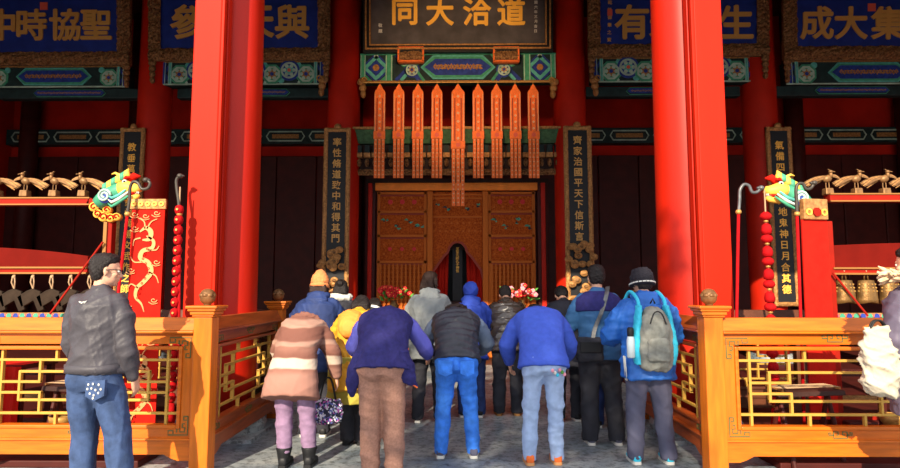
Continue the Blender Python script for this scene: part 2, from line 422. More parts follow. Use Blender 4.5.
# unseen cypress added behind the viewer, its crown shaped to shade the aisle
t = empty('added_cypress', (-2.70, -6.7, 0), label='unseen columnar cypress added behind the viewer to shade the aisle', cat='tree')
b = MB(); b.tube([(0, 0, -.1), (.1, 0, 1.5), (0, .1, 4), (.1, 0, 7), (0, 0, 11)], [.42, .32, .28, .2, .06], 'bark', 14); b.build('trunk', t, smooth=True)
b = MB(); r_ = random.Random(12)
for k in range(6500):
    z = 5.0 + 6.3 * r_.random(); R0 = 1.55 * min(1, (11.6 - z) / 2.2) * min(1, .45 + (z - 5.0) / 1.2); a = r_.uniform(0, 2 * PI); q = R0 * math.sqrt(r_.random())
    c = Vector((q * math.cos(a), q * math.sin(a), z)); u = Vector((r_.gauss(0, 1), r_.gauss(0, 1), r_.gauss(0, 1))).normalized(); v = u.orthogonal().normalized(); s_ = r_.uniform(.06, .13)
    b.add([c - u * s_, c + v * s_ * .5, c + u * s_, c - v * s_ * .5], [(0, 1, 2, 3)], 'cypress')
o = obj('foliage', b.mesh('foliage', fix=False), t); o['kind'] = 'stuff'
# unseen spot added behind the lintel to brighten the black board and shrine
t = empty('added_spot', (0, 6.83, 5.02), label='small warm fill light added unseen behind the lintel, aimed at the shrine', cat='lamp')
b = MB(); b.box((0, 0, .06), (.30, .16, .20), 'iron_grey'); b.build('housing', t, bevel=.01)
b = MB(); b.tube([(0, -.1, .1), (0, -.25, .25)], .02, 'iron_grey', 8); b.build('bracket', t)
fl = bpy.data.lights.new('added_spot_lamp', 'SPOT'); fl.energy = 620; fl.color = (1, .62, .30); fl.spot_size = math.radians(50); fl.spot_blend = .7; fl.shadow_soft_size = .08
flo = bpy.data.objects.new('added_spot_lamp', fl); COL.objects.link(flo); flo.parent = t; flo.location = (0, .12, .06)
flo.rotation_euler = (Vector((0, 12.2, 6.0)) - Vector((0, 6.95, 5.08))).to_track_quat('-Z', 'Y').to_euler()
# low maroon platforms under the instruments
for k, sx in enumerate((-1, 1)):
    b = MB(); b.box((sx * 7.75, 11.0, .03), (10.1, 11.6, .06), 'maroon'); b.build('trim_%d' % (5 + k), kind='structure', bevel=.01)
# ================================================================ name boards under the roof
def lumpy_bar(b, x0, x1, z0, z1, y, dep, m, amp, seed):
    "carved bar: a grid whose face is pushed in and out and whose edge wanders"
    rs = np.random.RandomState(abs(int(seed)) % 9973)
    L = max(x1 - x0, z1 - z0); W_ = min(x1 - x0, z1 - z0); horiz = (x1 - x0) > (z1 - z0)
    nu = int(L / .035); nv = max(5, int(W_ / .03)); vs = []; fs = []
    for i in range(nu + 1):
        for j in range(nv + 1):
            u, v = i / nu * L, j / nv * W_
            if j == nv or j == 0: v += amp * .8 * abs(math.sin(u * 13 + seed)) * (1 if j else -1)
            d = amp * (math.sin(u * 31 + 3 * math.sin(v * 40)) * math.cos(v * 37 + 2 * math.sin(u * 19)) + rs.uniform(-.4, .4)) - dep * math.sin(PI * j / nv) * .5
            vs.append((x0 + u, y + d, z0 + v) if horiz else (x0 + v, y + d, z0 + u))
    for i in range(nu):
        for j in range(nv):
            a = i * (nv + 1) + j; fs.append((a, a + 1, a + nv + 2, a + nv + 1))
    b.add(vs, fs, m)
    b.box(((x0 + x1) / 2, y + dep * .6, (z0 + z1) / 2), (x1 - x0, dep, z1 - z0), m)
def name_board(px0, px1, pfb, pob, ptop, Y, chars, cpx, cpy, ch_px, style, label, seal=None):
    "carved name board tilted forward; pixel measures of frame and field"
    x0, x1 = X_(px0, Y, 40), X_(px1, Y, 40); zo, zf, zt = Z_(pob, Y), Z_(pfb, Y), Z_(ptop, Y)
    cx = (x0 + x1) / 2; w = x1 - x0; h = zt - zo; fr = zf - zo
    t = empty('name_board', (cx, Y, zo), label=label, cat='sign'); t.rotation_euler = (math.radians(5), 0, 0)
    fm, bm_ = ('gold_dull', 'plaque_black') if style == 'black' else ('carved_gold', 'plaque_blue')
    b = MB(); b.box((0, .06, h / 2), (w - fr, .08, h - fr), bm_); b.build('field', t)
    if style == 'black':
        for k, (ins, tk, m, pr) in enumerate(((0, .05, 'black', .0), (.05, .035, 'gold_dull', -.03), (.085, .05, 'black', .0), (.135, .03, 'gold_dull', -.015))):
            for hx in (0, 1):
                for sd_ in (-1, 1):
                    b = MB()
                    if hx: b.box((0, .03 + pr / 2, h / 2 + sd_ * (h / 2 - ins - tk / 2)), (w - 2 * ins, .10 - pr, tk), m)
                    else: b.box((sd_ * (w / 2 - ins - tk / 2), .03 + pr / 2, h / 2), (tk, .10 - pr, h - 2 * ins - 2 * tk), m)
                    b.build('frame_strip', t, bevel=.006)
    else:
        for k, (a, c, d, e) in enumerate(((-w / 2, w / 2, 0, fr), (-w / 2, w / 2, h - fr, h), (-w / 2, -w / 2 + fr, fr, h - fr), (w / 2 - fr, w / 2, fr, h - fr))):
            b = MB(); lumpy_bar(b, a, c, d, e, -.02, .10, fm, .022, k * 3 + int(px0)); b.build('carved_frame', t, smooth=False)
        for sx in (-1, 1):
            b = MB(); 
            for q in range(4): b.ell((sx * (w / 2 - .07), 0, -.05 - q * .12), (.09 - q * .012, .05, .08), fm, 10, 6)
            b.build('corner_drop', t, smooth=True)
    for c, p in zip(chars, cpx):
        v = at(p, cpy, Y)
        s_ = ch_px / FOC * Y * 1.03
        text('character', c, s_, (v.x - cx, .012, v.z - zo), 'gold_bright' if style == 'black' else 'text_gold', t, depth=.05, bold=.022)
    if seal:
        v = at(*seal, Y); b = MB(); b.box((v.x - cx, .015, v.z - zo), (.16, .02, .16), 'seal_red'); b.build('seal', t)
    return t
NB = 12.05
t = name_board(363, 553, 47, 52, -27, NB, '同大洽道', (405, 440, 477, 511), 13, 29, 'black', 'black name board with four bright gold characters above the shrine')
def small_text(t, s, px, py0, step, hpx, m='white_paint', name='inscription', Y=NB, parent_loc=None, y=.015):
    for k, c in enumerate(s):
        v = at(px, py0 + k * step, Y) - parent_loc
        text('inscription', c, hpx / FOC * Y, (v.x, y, v.z), m, t, depth=.02, bold=.02)
small_text(t, '敬題', 380.5, 26, 5.5, 4.2, parent_loc=t.location); small_text(t, '中華民國六年三月吉日', 535.5, -10, 4.6, 3.6, parent_loc=t.location)
name_board(150, 330, 48, 59, -16, NB + .05, '參地天與', (189, 224, 258, 293), 23, 36, 'blue', 'blue name board with carved gilt frame, cut by the left front column')
t = name_board(588, 768, 46, 57, -18, NB + .05, '有未民生', (631, 666, 700, 735), 23, 36, 'blue', 'blue name board with carved gilt frame, cut by the right front column')
small_text(t, '乾隆御筆之寶', 609, 4, 7.2, 4.5, 'text_gold', Y=NB + .05, parent_loc=t.location)
v = at(609, 14, NB + .05) - t.location; b = MB(); b.box((v.x, .012, v.z), (.10, .02, .13), 'seal_red'); b.build('seal', t)
name_board(-28, 131, 51, 63, -14, NB + .05, '中時協聖', (4, 34, 67, 98), 26, 33, 'blue', 'dim blue name board above the stone chime rack', seal=(47, 8))
name_board(783, 950, 49, 61, -16, NB + .05, '成大集聖', (815, 849, 886, 921), 24, 34, 'blue', 'blue name board with small red seal above the bronze bell rack', seal=(869, 9))

# ================================================================ painted beams
BY = 12.28
def rosette(t, cx, cz, r, y, m1, m2, m3, sides=None):
    b = MB(); b.ringf(cx, cz, 0, r, y, y + .02, m1, sides=sides); b.ringf(cx, cz, r * .62, r * .80, y - .008, y, m2, sides=sides)
    b.ringf(cx, cz, 0, r * .45, y - .010, y, m3)
    for k in range(6):
        a = k * PI / 3; b.ringf(cx + r * .45 * math.cos(a), cz + r * .45 * math.sin(a), 0, r * .17, y - .014, y - .008, m2)
    b.ringf(cx, cz, 0, r * .17, y - .02, y, 'seal_red' if m3 != 'gold_dull' else 'paint_blue')
    b.build('painted_rosette', t)
def vband(t, x, z0, z1, w, y, m='paint_green', m2='paint_pale'):
    b = MB(); b.box((x, y, (z0 + z1) / 2), (w, .02, z1 - z0), m); b.box((x - w * .38, y - .012, (z0 + z1) / 2), (w * .12, .01, z1 - z0), m2); b.box((x + w * .38, y - .012, (z0 + z1) / 2), (w * .12, .01, z1 - z0), m2)
    b.build('painted_band', t)
def cartouche(t, x0, x1, z0, z1, y, m=('paint_teal', 'paint_green', 'paint_blue', 'gold_dull')):
    b = MB(); cz = (z0 + z1) / 2; h = (z1 - z0) / 2
    def lz(d): return [(x0 - h + d, cz), (x0 + d * .6, z0 + d), (x1 - d * .6, z0 + d), (x1 + h - d, cz), (x1 - d * .6, z1 - d), (x0 + d * .6, z1 - d)]
    b.prism(lz(0), y, y + .02, m[0]); b.prism(lz(h * .14), y - .008, y, m[1]); b.prism(lz(h * .32), y - .016, y - .008, m[2])
    n = max(4, int((x1 - x0) / .09)); pts = [(x0 + .02 + (x1 - x0 - .04) * i / (n * 3), cz + h * .22 * math.sin(i * 1.7)) for i in range(n * 3 + 1)]
    b.ribbon(pts, h * .16, y - .024, y - .016, m[3]); b.ribbon([(p[0], cz + (cz - p[1]) * .8) for p in pts], h * .09, y - .023, y - .016, m[3])
    b.build('painted_cartouche', t)
def chevron(t, x, z0, z1, w, d, y, m):
    b = MB(); cz = (z0 + z1) / 2; b.ribbon([(x, z0), (x + d, cz), (x, z1)], w, y, y + .02, m); b.build('painted_chevron', t)
def beam(px0, px1, pt, pb, label, kind):
    x0, x1, z1, z0 = X_(px0, BY, 70), X_(px1, BY, 70), Z_(pt, BY), Z_(pb, BY)
    t = empty('painted_beam', (0, BY, 0), label=label, cat='beam')
    b = MB(); b.box(((x0 + x1) / 2, .14, (z0 + z1) / 2), (x1 - x0, .24, z1 - z0), 'paint_dark'); b.build('beam_body', t, bevel=.02)
    y = .0; X = lambda p: X_(p, BY, 70); w = x1 - x0; h = z1 - z0; cz = (z0 + z1) / 2
    if kind == 'centre':
        b = MB(); b.box(((x0 + x1) / 2, .01, z0 + .02), (w, .02, .03), 'gold_dull'); b.box(((x0 + x1) / 2, .01, z1 - .02), (w, .02, .03), 'paint_green'); b.build('edge_line', t)
        for s in (-1, 1):
            P = lambda p: X(458 + s * p)
            vband(t, P(95), z0 + .03, z1 - .04, .11, y); vband(t, P(69), z0 + .03, z1 - .04, .15, y)
            b = MB(); c = P(82); r = h * .44
            b.ringf(c, cz, r * .66, r, y, y + .02, 'paint_teal', sides=4); b.ringf(c, cz, r * 1.02, r * 1.2, y + .003, y + .02, 'paint_blue', sides=4); b.ringf(c, cz, 0, r * .62, y + .004, y + .02, 'paint_blue', sides=4)
            b.ringf(c, cz, 0, r * .25, y - .01, y + .01, 'gold_dull'); b.build('painted_diamond', t)
            b = MB(); b.ringf(c, z1 - .07, 0, .05, y, y + .02, 'paint_pale'); b.build('painted_dot', t)
            for q in (-1, 1):
                b = MB(); b.prism([(c + q * .26, z0 + .04), (c + q * .08, z0 + .04), (c + q * .26, z0 + .2)], y, y + .02, 'paint_green'); b.build('painted_corner', t)
            chevron(t, P(62), z0 + .04, z1 - .04, .08, -s * .26, y, 'paint_blue'); chevron(t, P(57), z0 + .04, z1 - .04, .07, -s * .24, y, 'paint_teal')
            rosette(t, P(46), cz - .05, h * .26, y, 'paint_blue', 'paint_pale', 'gold_dull'); rosette(t, P(53.5), cz + .12, h * .16, y - .002, 'paint_green', 'paint_pale', 'paint_blue')
            chevron(t, P(38.5), z0 + .04, z1 - .04, .10, s * .2, y - .003, 'paint_blue'); chevron(t, P(34), z0 + .03, z1 - .03, .06, s * .2, y - .004, 'paint_green')
        cartouche(t, X(433), X(483), z0 + .06, z1 - .05, y - .01)
    else:
        b = MB(); b.box(((x0 + x1) / 2, .01, z0 + .02), (w, .02, .03), 'paint_pale'); b.box(((x0 + x1) / 2, .01, z1 - .015), (w, .02, .03), 'gold_dull'); b.build('edge_line', t)
        n = max(3, int(w / .42)); c0 = (x0 + x1) / 2
        if kind == 'cart':
            cartouche(t, c0 - .62, c0 + .62, z0 + .05, z1 - .05, y - .01)
        for s in (-1, 1):
            e = w / 2
            vband(t, c0 + s * (e - .08), z0 + .03, z1 - .03, .10, y, 'paint_blue'); vband(t, c0 + s * (e - .22), z0 + .03, z1 - .03, .07, y, 'paint_teal')
            x = e - .42; k = 0
            while x > (.95 if kind == 'cart' else .12):
                up = k % 2
                rosette(t, c0 + s * x, cz + (h * .10 if up else -h * .06), h * .43, y - .002 * k, 'paint_blue' if up else 'paint_green', 'paint_pale', 'paint_teal' if up else 'gold_dull', sides=None if up else 8)
                b = MB(); b.ringf(c0 + s * (x - .17), cz + (-h * .3 if up else h * .3), 0, h * .13, y + .002, y + .02, 'paint_teal'); b.build('painted_dot', t)
                chevron(t, c0 + s * (x + .2), z0 + .04, z1 - .04, .05, s * .12, y + .006, 'paint_pale' if up else 'paint_blue')
                x -= .36; k += 1
    return t
beam(360, 556, 53, 82, 'painted beam with blue cartouche over the nine hanging pendants', 'centre')
beam(160, 326, 60, 84, 'painted beam under the left cut-off blue name board', 'ros')
beam(591, 757, 58, 83, 'painted beam under the right cut-off blue name board', 'ros')
beam(-20, 129, 64, 86, 'dim painted beam over the stone chime rack', 'cart')
beam(786, 950, 62, 86, 'painted beam over the bronze bell rack', 'cart')
# dark lower beams
for px0, px1, lb in ((166, 326, 'dark lower beam left of the shrine'), (591, 752, 'dark lower beam right of the shrine'), (-20, 130, 'dark lower beam over the stone chimes'), (786, 950, 'dark lower beam over the bells')):
    t = empty('lower_beam', (0, BY + .1, 0), label=lb, cat='beam'); b = MB()
    z1, z0 = Z_(87, BY + .1), Z_(97, BY + .1)
    b.box(((X_(px0, BY) + X_(px1, BY)) / 2, .1, (z0 + z1) / 2), (X_(px1, BY) - X_(px0, BY), .2, z1 - z0), 'paint_dark'); b.build('beam_body', t, bevel=.02)
    cartouche(t, (X_(px0, BY) + X_(px1, BY)) / 2 - .7, (X_(px0, BY) + X_(px1, BY)) / 2 + .7, z0 + .03, z1 - .03, -.02, ('paint_green', 'paint_dark', 'paint_blue', 'gold_dull'))
# carved brackets (que ti) where the beams meet the columns
def bracket(px, py, label, s):
    v = at(px, py, BY - .1); t = empty('carved_bracket', (v.x, v.y, v.z), label=label, cat='bracket')
    b = MB()
    for k in range(3): b.ell((s * k * .015, 0, -k * .13), (.10 - k * .02, .07, .09), 'gold_dull', 10, 8)
    b.tube([(s * .06 + .05 * math.cos(a / 3), -.07, .02 + .05 * math.sin(a / 3)) for a in range(18)], .014, 'gold', 6)
    b.build('carving', t, smooth=True)
for px, py, lb, s in ((362, 82, 'small gilt carved bracket left of the pendants', 1), (554, 82, 'small gilt carved bracket right of the pendants', -1), (323, 80, 'small gilt carved bracket on the left inner column', -1), (594, 80, 'small gilt carved bracket on the right inner column', 1)):
    bracket(px, py, lb, s)
# two gilt carved consoles holding the black board
for px, lb in ((411, 'gilt carved console under the black board, left one'), (506, 'gilt carved console under the black board, right one')):
    v = at(px, 55.5, BY - .19); t = empty('carved_console', v, label=lb, cat='bracket'); w = X_(px + 13, v.y) - X_(px - 13, v.y); h = .30
    b = MB(); lumpy_bar(b, -w / 2, w / 2, -h / 2, h / 2, -.02, .12, 'carved_gold', .015, int(px)); b.build('carving', t)
    for s in (-1, 1):
        b = MB(); b.box((0, -.03, s * h * .48), (w, .10, .035), 'pendant_orange'); b.build('edge', t)
        b = MB(); b.box((s * w * .49, -.03, 0), (.035, .10, h), 'pendant_orange'); b.build('edge', t)

# ================================================================ nine hanging pendants
PY_ = 12.0
def pendant(px, pt, pm, pb, wpx, label):
    v = at(px, pt, PY_); w = wpx / FOC * PY_; zm = Z_(pm, PY_, px) - v.z; zb = Z_(pb, PY_, px) - v.z
    t = empty('hanging_pendant', v, label=label, cat='pendant')
    b = MB(); b.prism([(-w / 2, zm), (w / 2, zm), (w / 2, -.18), (w * .40, -.13), (w * .30, -.11), (.025, -.02), (0, 0), (-.025, -.02), (-w * .30, -.11), (-w * .40, -.13), (-w / 2, -.18)], 0, .02, 'pendant_orange'); b.build('head_board', t)
    b = MB(); b.tube([(0, .01, -.01), (0, .01, .09)], .008, 'gold', 6); b.build('hook', t)
    for s in (-1, 1):
        b = MB(); b.box((s * w * .24, -.003, (zm - .18) / 2 - .04), (w * .09, .012, abs(zm) - .34), 'pendant_dark'); b.build('slot', t)
        b = MB(); b.box((s * w * .43, -.006, (zm - .2) / 2), (w * .05, .012, abs(zm) - .22), 'pendant_pale'); b.build('border', t)
    n = 6
    for k in range(n):
        z = -.26 - (abs(zm) - .42) * k / (n - 1); b = MB(); b.ringf(0, z, 0, w * .12, -.012, 0, 'pendant_pale', sides=4); b.build('medallion', t)
    b = MB(); b.box((0, -.012, zm + .02), (w * 1.06, .03, .16), 'pendant_orange'); b.build('clasp', t)
    b = MB(); b.ringf(0, zm + .02, 0, .045, -.034, -.026, 'seal_red'); b.build('seal', t)
    for k in (-1, 0, 1):
        b = MB(); b.box((k * w * .34, .006, (zm + zb) / 2), (w * .27, .014, zm - zb), 'pendant_orange')
        m_ = int((zm - zb) / .09)
        for q in range(m_): b.ringf(k * w * .34, zm - .08 - q * .09, 0, w * .07, -.006, 0, 'pendant_pale', sides=4)
        b.build('streamer', t)
    return t
b = MB(); b.tube([(X_(361, PY_), PY_ + .01, Z_(82, PY_)), (X_(555, PY_), PY_ + .01, Z_(82, PY_))], .014, 'gold', 8); b.build('hanging_rod', label='thin gilt rod carrying the nine orange pendants', cat='rod')
xs = (380, 399, 418, 437, 458, 478, 496.5, 515, 533)
nm = ('leftmost of the nine orange hanging pendants', 'second orange hanging pendant from the left', 'third orange hanging pendant from the left', 'orange hanging pendant just left of the long central one', 'long central orange pendant hanging before the shrine',
      'orange hanging pendant just right of the long central one', 'third orange hanging pendant from the right', 'second orange hanging pendant from the right', 'rightmost of the nine orange hanging pendants')
for i, (x, l) in enumerate(zip(xs, nm)):
    o = pendant(x, 84, 136 if i != 4 else 146, 178 if i != 4 else 206, 11.2 if i != 4 else 13.5, l); o['group'] = 'orange pendants over the shrine'

# ================================================================ shrine with its canopy
SY = 13.3
t = empty('shrine', (0, SY, 0), label='carved gold and red shrine screen with green eaved canopy at the centre back', cat='shrine')
X = lambda p: X_(p, SY); Z = lambda p: Z_(p, SY)
def part(name, fn, **kw):
    b = MB(); fn(b); return b.build(name, kw.pop('parent', t), **kw)
x0, x1 = X(375), X(538)
part('canopy_eave', lambda b: b.add([(X(358), -1.0, Z(141)), (X(557), -1.0, Z(141)), (X(552), -.9, Z(153)), (X(363), -.9, Z(153)), (X(368), .2, Z(136)), (X(548), .2, Z(136)), (X(548), .2, Z(150)), (X(368), .2, Z(150))],
     [(0, 3, 2, 1), (0, 1, 5, 4), (3, 7, 6, 2), (0, 4, 7, 3), (1, 2, 6, 5), (4, 5, 6, 7)], 'eave_green'))
part('canopy_edge', lambda b: b.box(((X(358) + X(557)) / 2, -1.02, Z(140)), (X(557) - X(358), .05, .05), 'gold_dull'))
for k in range(26):
    px = 364 + k * 7.55
    b = MB(); b.box((X(px), -.86, Z(158)), (.10, .10, .16), 'paint_dark'); b.box((X(px), -.88, Z(164)), (.14, .10, .10), 'gold_dull'); b.ell((X(px), -.90, Z(171)), (.05, .05, .09), 'carved_gold', 8, 6)
    b.build('eave_bracket', t)
part('frieze_board', lambda b: b.box(((X(364) + X(550)) / 2, -.72, Z(166)), (X(550) - X(364), .08, Z(152) - Z(180)), 'dark_wood'))
part('fringe', lambda b: lumpy_bar(b, X(362), X(551), Z(182), Z(177), -.86, .06, 'carved_gold', .012, 5))
part('gilt_band', lambda b: b.box(((x0 + x1) / 2, -.12, (Z(184) + Z(191.5)) / 2), (x1 - x0, .1, Z(184) - Z(191.5)), 'shrine_band'), bevel=.01)
for p0, p1 in ((365, 375), (538, 549)):
    part('shrine_post', lambda b: b.box(((X(p0) + X(p1)) / 2, .02, Z(184) / 2), (X(p1) - X(p0), .22, Z(184)), 'maroon'), bevel=.02)
    part('shrine_post', lambda b: b.box(((X(p0) + X(p1)) / 2, -.12, Z(184) / 2), ((X(p1) - X(p0)) * .4, .06, Z(184)), 'inner_red'), bevel=.01)
part('cornice', lambda b: b.box((0, .05, (Z(182) + Z(184)) / 2 + .02), (X(549) - X(365), .3, .12), 'dark_wood'))
rng = random.Random(4)
def motif(b, cx, cz, s, y):
    for k in range(rng.randint(3, 5)):
        a = rng.uniform(0, 2 * PI); r = s * rng.uniform(.3, 1)
        b.ribbon([(cx + r * .2 * math.cos(a), cz + r * .2 * math.sin(a)), (cx + r * .7 * math.cos(a + .3), cz + r * .5 * math.sin(a + .3)), (cx + r * math.cos(a + .9), cz + r * .7 * math.sin(a + .9))], [s * .18, s * .34, s * .05], y - k * .002, y + .012, 'paint_dark' if k % 2 else 'paint_green')
for (p0, p1) in ((376.5, 427), (488, 536)):
    a, c = X(p0), X(p1); w = c - a
    part('screen_panel', lambda b: b.box(((a + c) / 2, .03, Z(192) / 2), (w, .08, Z(192)), 'shrine_gold'))
    for q in (a + .04, c - .04): part('screen_stile', lambda b: b.box((q, -.03, Z(192) / 2), (.06, .05, Z(192)), 'shrine_bar'))
    for q in (193.5, 212, 236, 262):
        part('screen_rail', lambda b: b.box(((a + c) / 2, -.03, Z(q)), (w, .05, .05), 'shrine_bar'))
        part('screen_rail', lambda b: b.box(((a + c) / 2, -.03, Z(q + 2.2)), (w, .04, .025), 'pendant_dark'))
    for row in (202, 249):
        for k in range(3 if row == 202 else 3):
            px = p0 + (p1 - p0) * (.26 + .24 * k)
            b = MB(); b.ringf(X(px), Z(row), 0, .055 if row == 202 else .045, -.03, -.008, 'shrine_red', sides=8); b.build('red_flower', t)
        for k in range(5):
            px = p0 + (p1 - p0) * (.14 + .18 * k)
            for dz in (-4.5, 5):
                b = MB(); b.ringf(X(px), Z(row + dz), 0, .03, -.022, -.008, 'shrine_bar', sides=4); b.build('gilt_stud', t)
    for k in range(4):
        b = MB(); motif(b, X(p0 + (p1 - p0) * (.16 + .23 * k)), Z(224 + (3 if k % 2 else -3)), .13, -.024); b.build('painted_bird', t)
    for k in range(11):
        px = p0 + 2 + (p1 - p0 - 4) * (k + .5) / 11
        b = MB(); b.box((X(px), -.035, Z(264) / 2), (.035, .04, Z(264)), 'shrine_bar')
        for q in range(12): b.box((X(px), -.05, Z(268 + q * 4.5)), (.06, .035, .028), 'shrine_bar')
        b.build('screen_baluster', t)
for px in (430, 485.5): part('screen_post', lambda b: b.box((X(px), -.04, Z(192) / 2), (.12, .14, Z(192)), 'shrine_bar'), bevel=.01)
# centre bay, cut to an ogee arch
arch = [(0, 243), (4, 244), (7.5, 248), (9, 253), (13, 257), (18, 264), (23, 271), (25, 280), (25.5, 320)]
for s in (-1, 1):
    pts = [(X(457.5 + s * 27.5), Z(192)), (X(457.5), Z(192))] + [(X(457.5 + s * p), Z(q)) for p, q in arch] + [(X(457.5 + s * 25.5), .02), (X(457.5 + s * 27.5), .02)]
    part('arch_panel', lambda b: b.prism(pts, -.01, .07, 'shrine_gold'))
    part('arch_moulding', lambda b: b.ribbon([(X(457.5 + s * (p + .6)), Z(q - .8)) for p, q in arch[:8]], .05, -.05, -.01, 'pendant_dark'))
for q in (195, 198.5, 217): part('screen_rail', lambda b: b.box((X(457.5), -.03, Z(q)), (X(484) - X(431), .04, .035), 'shrine_bar'))
for k in range(5):
    b = MB(); motif(b, X(437 + 10 * k), Z(207 + (2 if k % 2 else -2)), .12, -.024); b.build('painted_bird', t)
for k in range(9):
    for q in range(2):
        b = MB(); b.ringf(X(434 + 5.9 * k), Z(223 + 8 * q), 0, .03, -.024, -.01, 'shrine_bar', sides=4); b.build('gilt_stud', t)
part('niche_back', lambda b: b.box((X(457.5), .9, Z(240) / 2), (1.5, .05, Z(240)), 'black'))
part('niche_side', lambda b: b.box((X(457.5) - .72, .45, Z(240) / 2), (.05, .9, Z(240)), 'black')); part('niche_side', lambda b: b.box((X(457.5) + .72, .45, Z(240) / 2), (.05, .9, Z(240)), 'black'))
part('niche_roof', lambda b: b.box((X(457.5), .45, Z(240)), (1.5, .9, .05), 'black'))
for s in (-1, 1):
    b = MB(); xx = X(457.5)
    for i in range(5): b.tube([(xx + s * (.24 + i * .07), .25 + .03 * (i % 2), Z(252 + i * 3.0)), (xx + s * (.27 + i * .07), .25 + .03 * (i % 2), 1.2)], .045, 'wall_red', 8)
    b.build('niche_curtain', t, smooth=True)
# spirit tablet
tb = empty('spirit_tablet', (X_(457.5, SY + .3), SY + .42, 1.15), label='dark spirit tablet with a column of small gold characters inside the shrine', cat='tablet')
zt = Z_(246, SY + .3) - 1.15
b = MB(); b.box((0, 0, zt / 2 + .05), (.24, .05, zt - .1), 'black'); b.build('panel', tb, bevel=.01)
b = MB(); b.prism([(-.17, zt - .08), (-.2, zt + .02), (-.08, zt + .06), (0, zt + .12), (.08, zt + .06), (.2, zt + .02), (.17, zt - .08)], -.04, .04, 'dark_wood'); b.build('crest', tb)
b = MB(); b.box((0, 0, .05), (.44, .2, .1), 'dark_wood', taper=(.8, .8)); b.build('foot', tb, bevel=.01)
for k, c in enumerate('至聖先師孔子神位'): text('character', c, .075, (0, -.04, Z_(248.5 + k * 3.15, SY + .3) - 1.15), 'gold_bright', tb, depth=.02, bold=.02)
b = MB(); b.box((0, SY + .45, .575), (1.1, .7, 1.15), 'dark_wood'); b.build('tablet_stand', label='dark stand under the spirit tablet inside the shrine', cat='stand', bevel=.02)

# ================================================================ altar table, vases of flowers
ta = empty('altar_table', (0, 11.0, 0), label='dark red altar table in front of the shrine behind the bowing visitors', cat='table')
b = MB(); b.box((0, 0, 1.06), (3.0, .7, .07), 'maroon'); b.build('tabletop', ta, bevel=.01)
b = MB(); b.box((0, -.3, .95), (2.8, .04, .16), 'inner_red'); b.build('apron', ta, bevel=.01)
for sx in (-1, 1):
    for sy in (-1, 1):
        b = MB(); b.box((sx * 1.36, sy * .27, .51), (.10, .10, 1.02), 'maroon'); b.build('leg', ta, bevel=.01)
def bouquet(px, seed, label, pink):
    r_ = random.Random(seed); vx = X_(px, 11.0); t = empty('flower_vase', (vx, 11.0, 1.095), label=label, cat='flowers')
    b = MB(); b.lathe([(.05, 0), (.08, .05), (.09, .12), (.05, .19), (.06, .22), (.045, .22), (.04, .15)], (0, 0, 0), 'bronze_bell', 20); b.build('vase', t, smooth=True)
    for k in range(30):
        a = r_.uniform(0, 2 * PI); e = r_.uniform(0, 1); rr = .27 * math.sqrt(r_.random()); p = Vector((rr * math.cos(a) * 1.1, rr * math.sin(a), .30 + .20 * math.sqrt(max(0, 1 - (rr / .28) ** 2)) * e))
        b = MB(); col = 'flower_red' if not pink or r_.random() < .5 else 'flower_pink'
        for q in range(5):
            w = 2 * PI * q / 5; b.ell(p + Vector((.025 * math.cos(w), .025 * math.sin(w) * .5 - .01, .022 * math.sin(w))), (.024, .018, .024), col, 6, 4)
        b.ell(p + Vector((0, -.025, .0)), (.012, .01, .012), 'gold_bright', 6, 4)
        b.build('flower', t, smooth=True)
    for k in range(26):
        a = r_.uniform(0, 2 * PI); rr = r_.uniform(.1, .32); c = Vector((rr * math.cos(a), rr * math.sin(a), .22 + r_.uniform(0, .2)))
        d = Vector((math.cos(a), math.sin(a), r_.uniform(-.2, .9))).normalized(); q = d.orthogonal().normalized(); n = d.cross(q); l = .11
        b = MB(); b.add([c, c + d * l * .4 + q * .03, c + d * l, c + d * l * .4 - q * .03, c + d * l * .5 + n * .012], [(0, 1, 4), (1, 2, 4), (2, 3, 4), (3, 0, 4)], 'leaf_green'); b.build('leaf', t)
bouquet(394, 1, 'vase of red flowers and green leaves, left end of altar', False); bouquet(521, 2, 'vase of pink and red flowers, right end of altar', True)

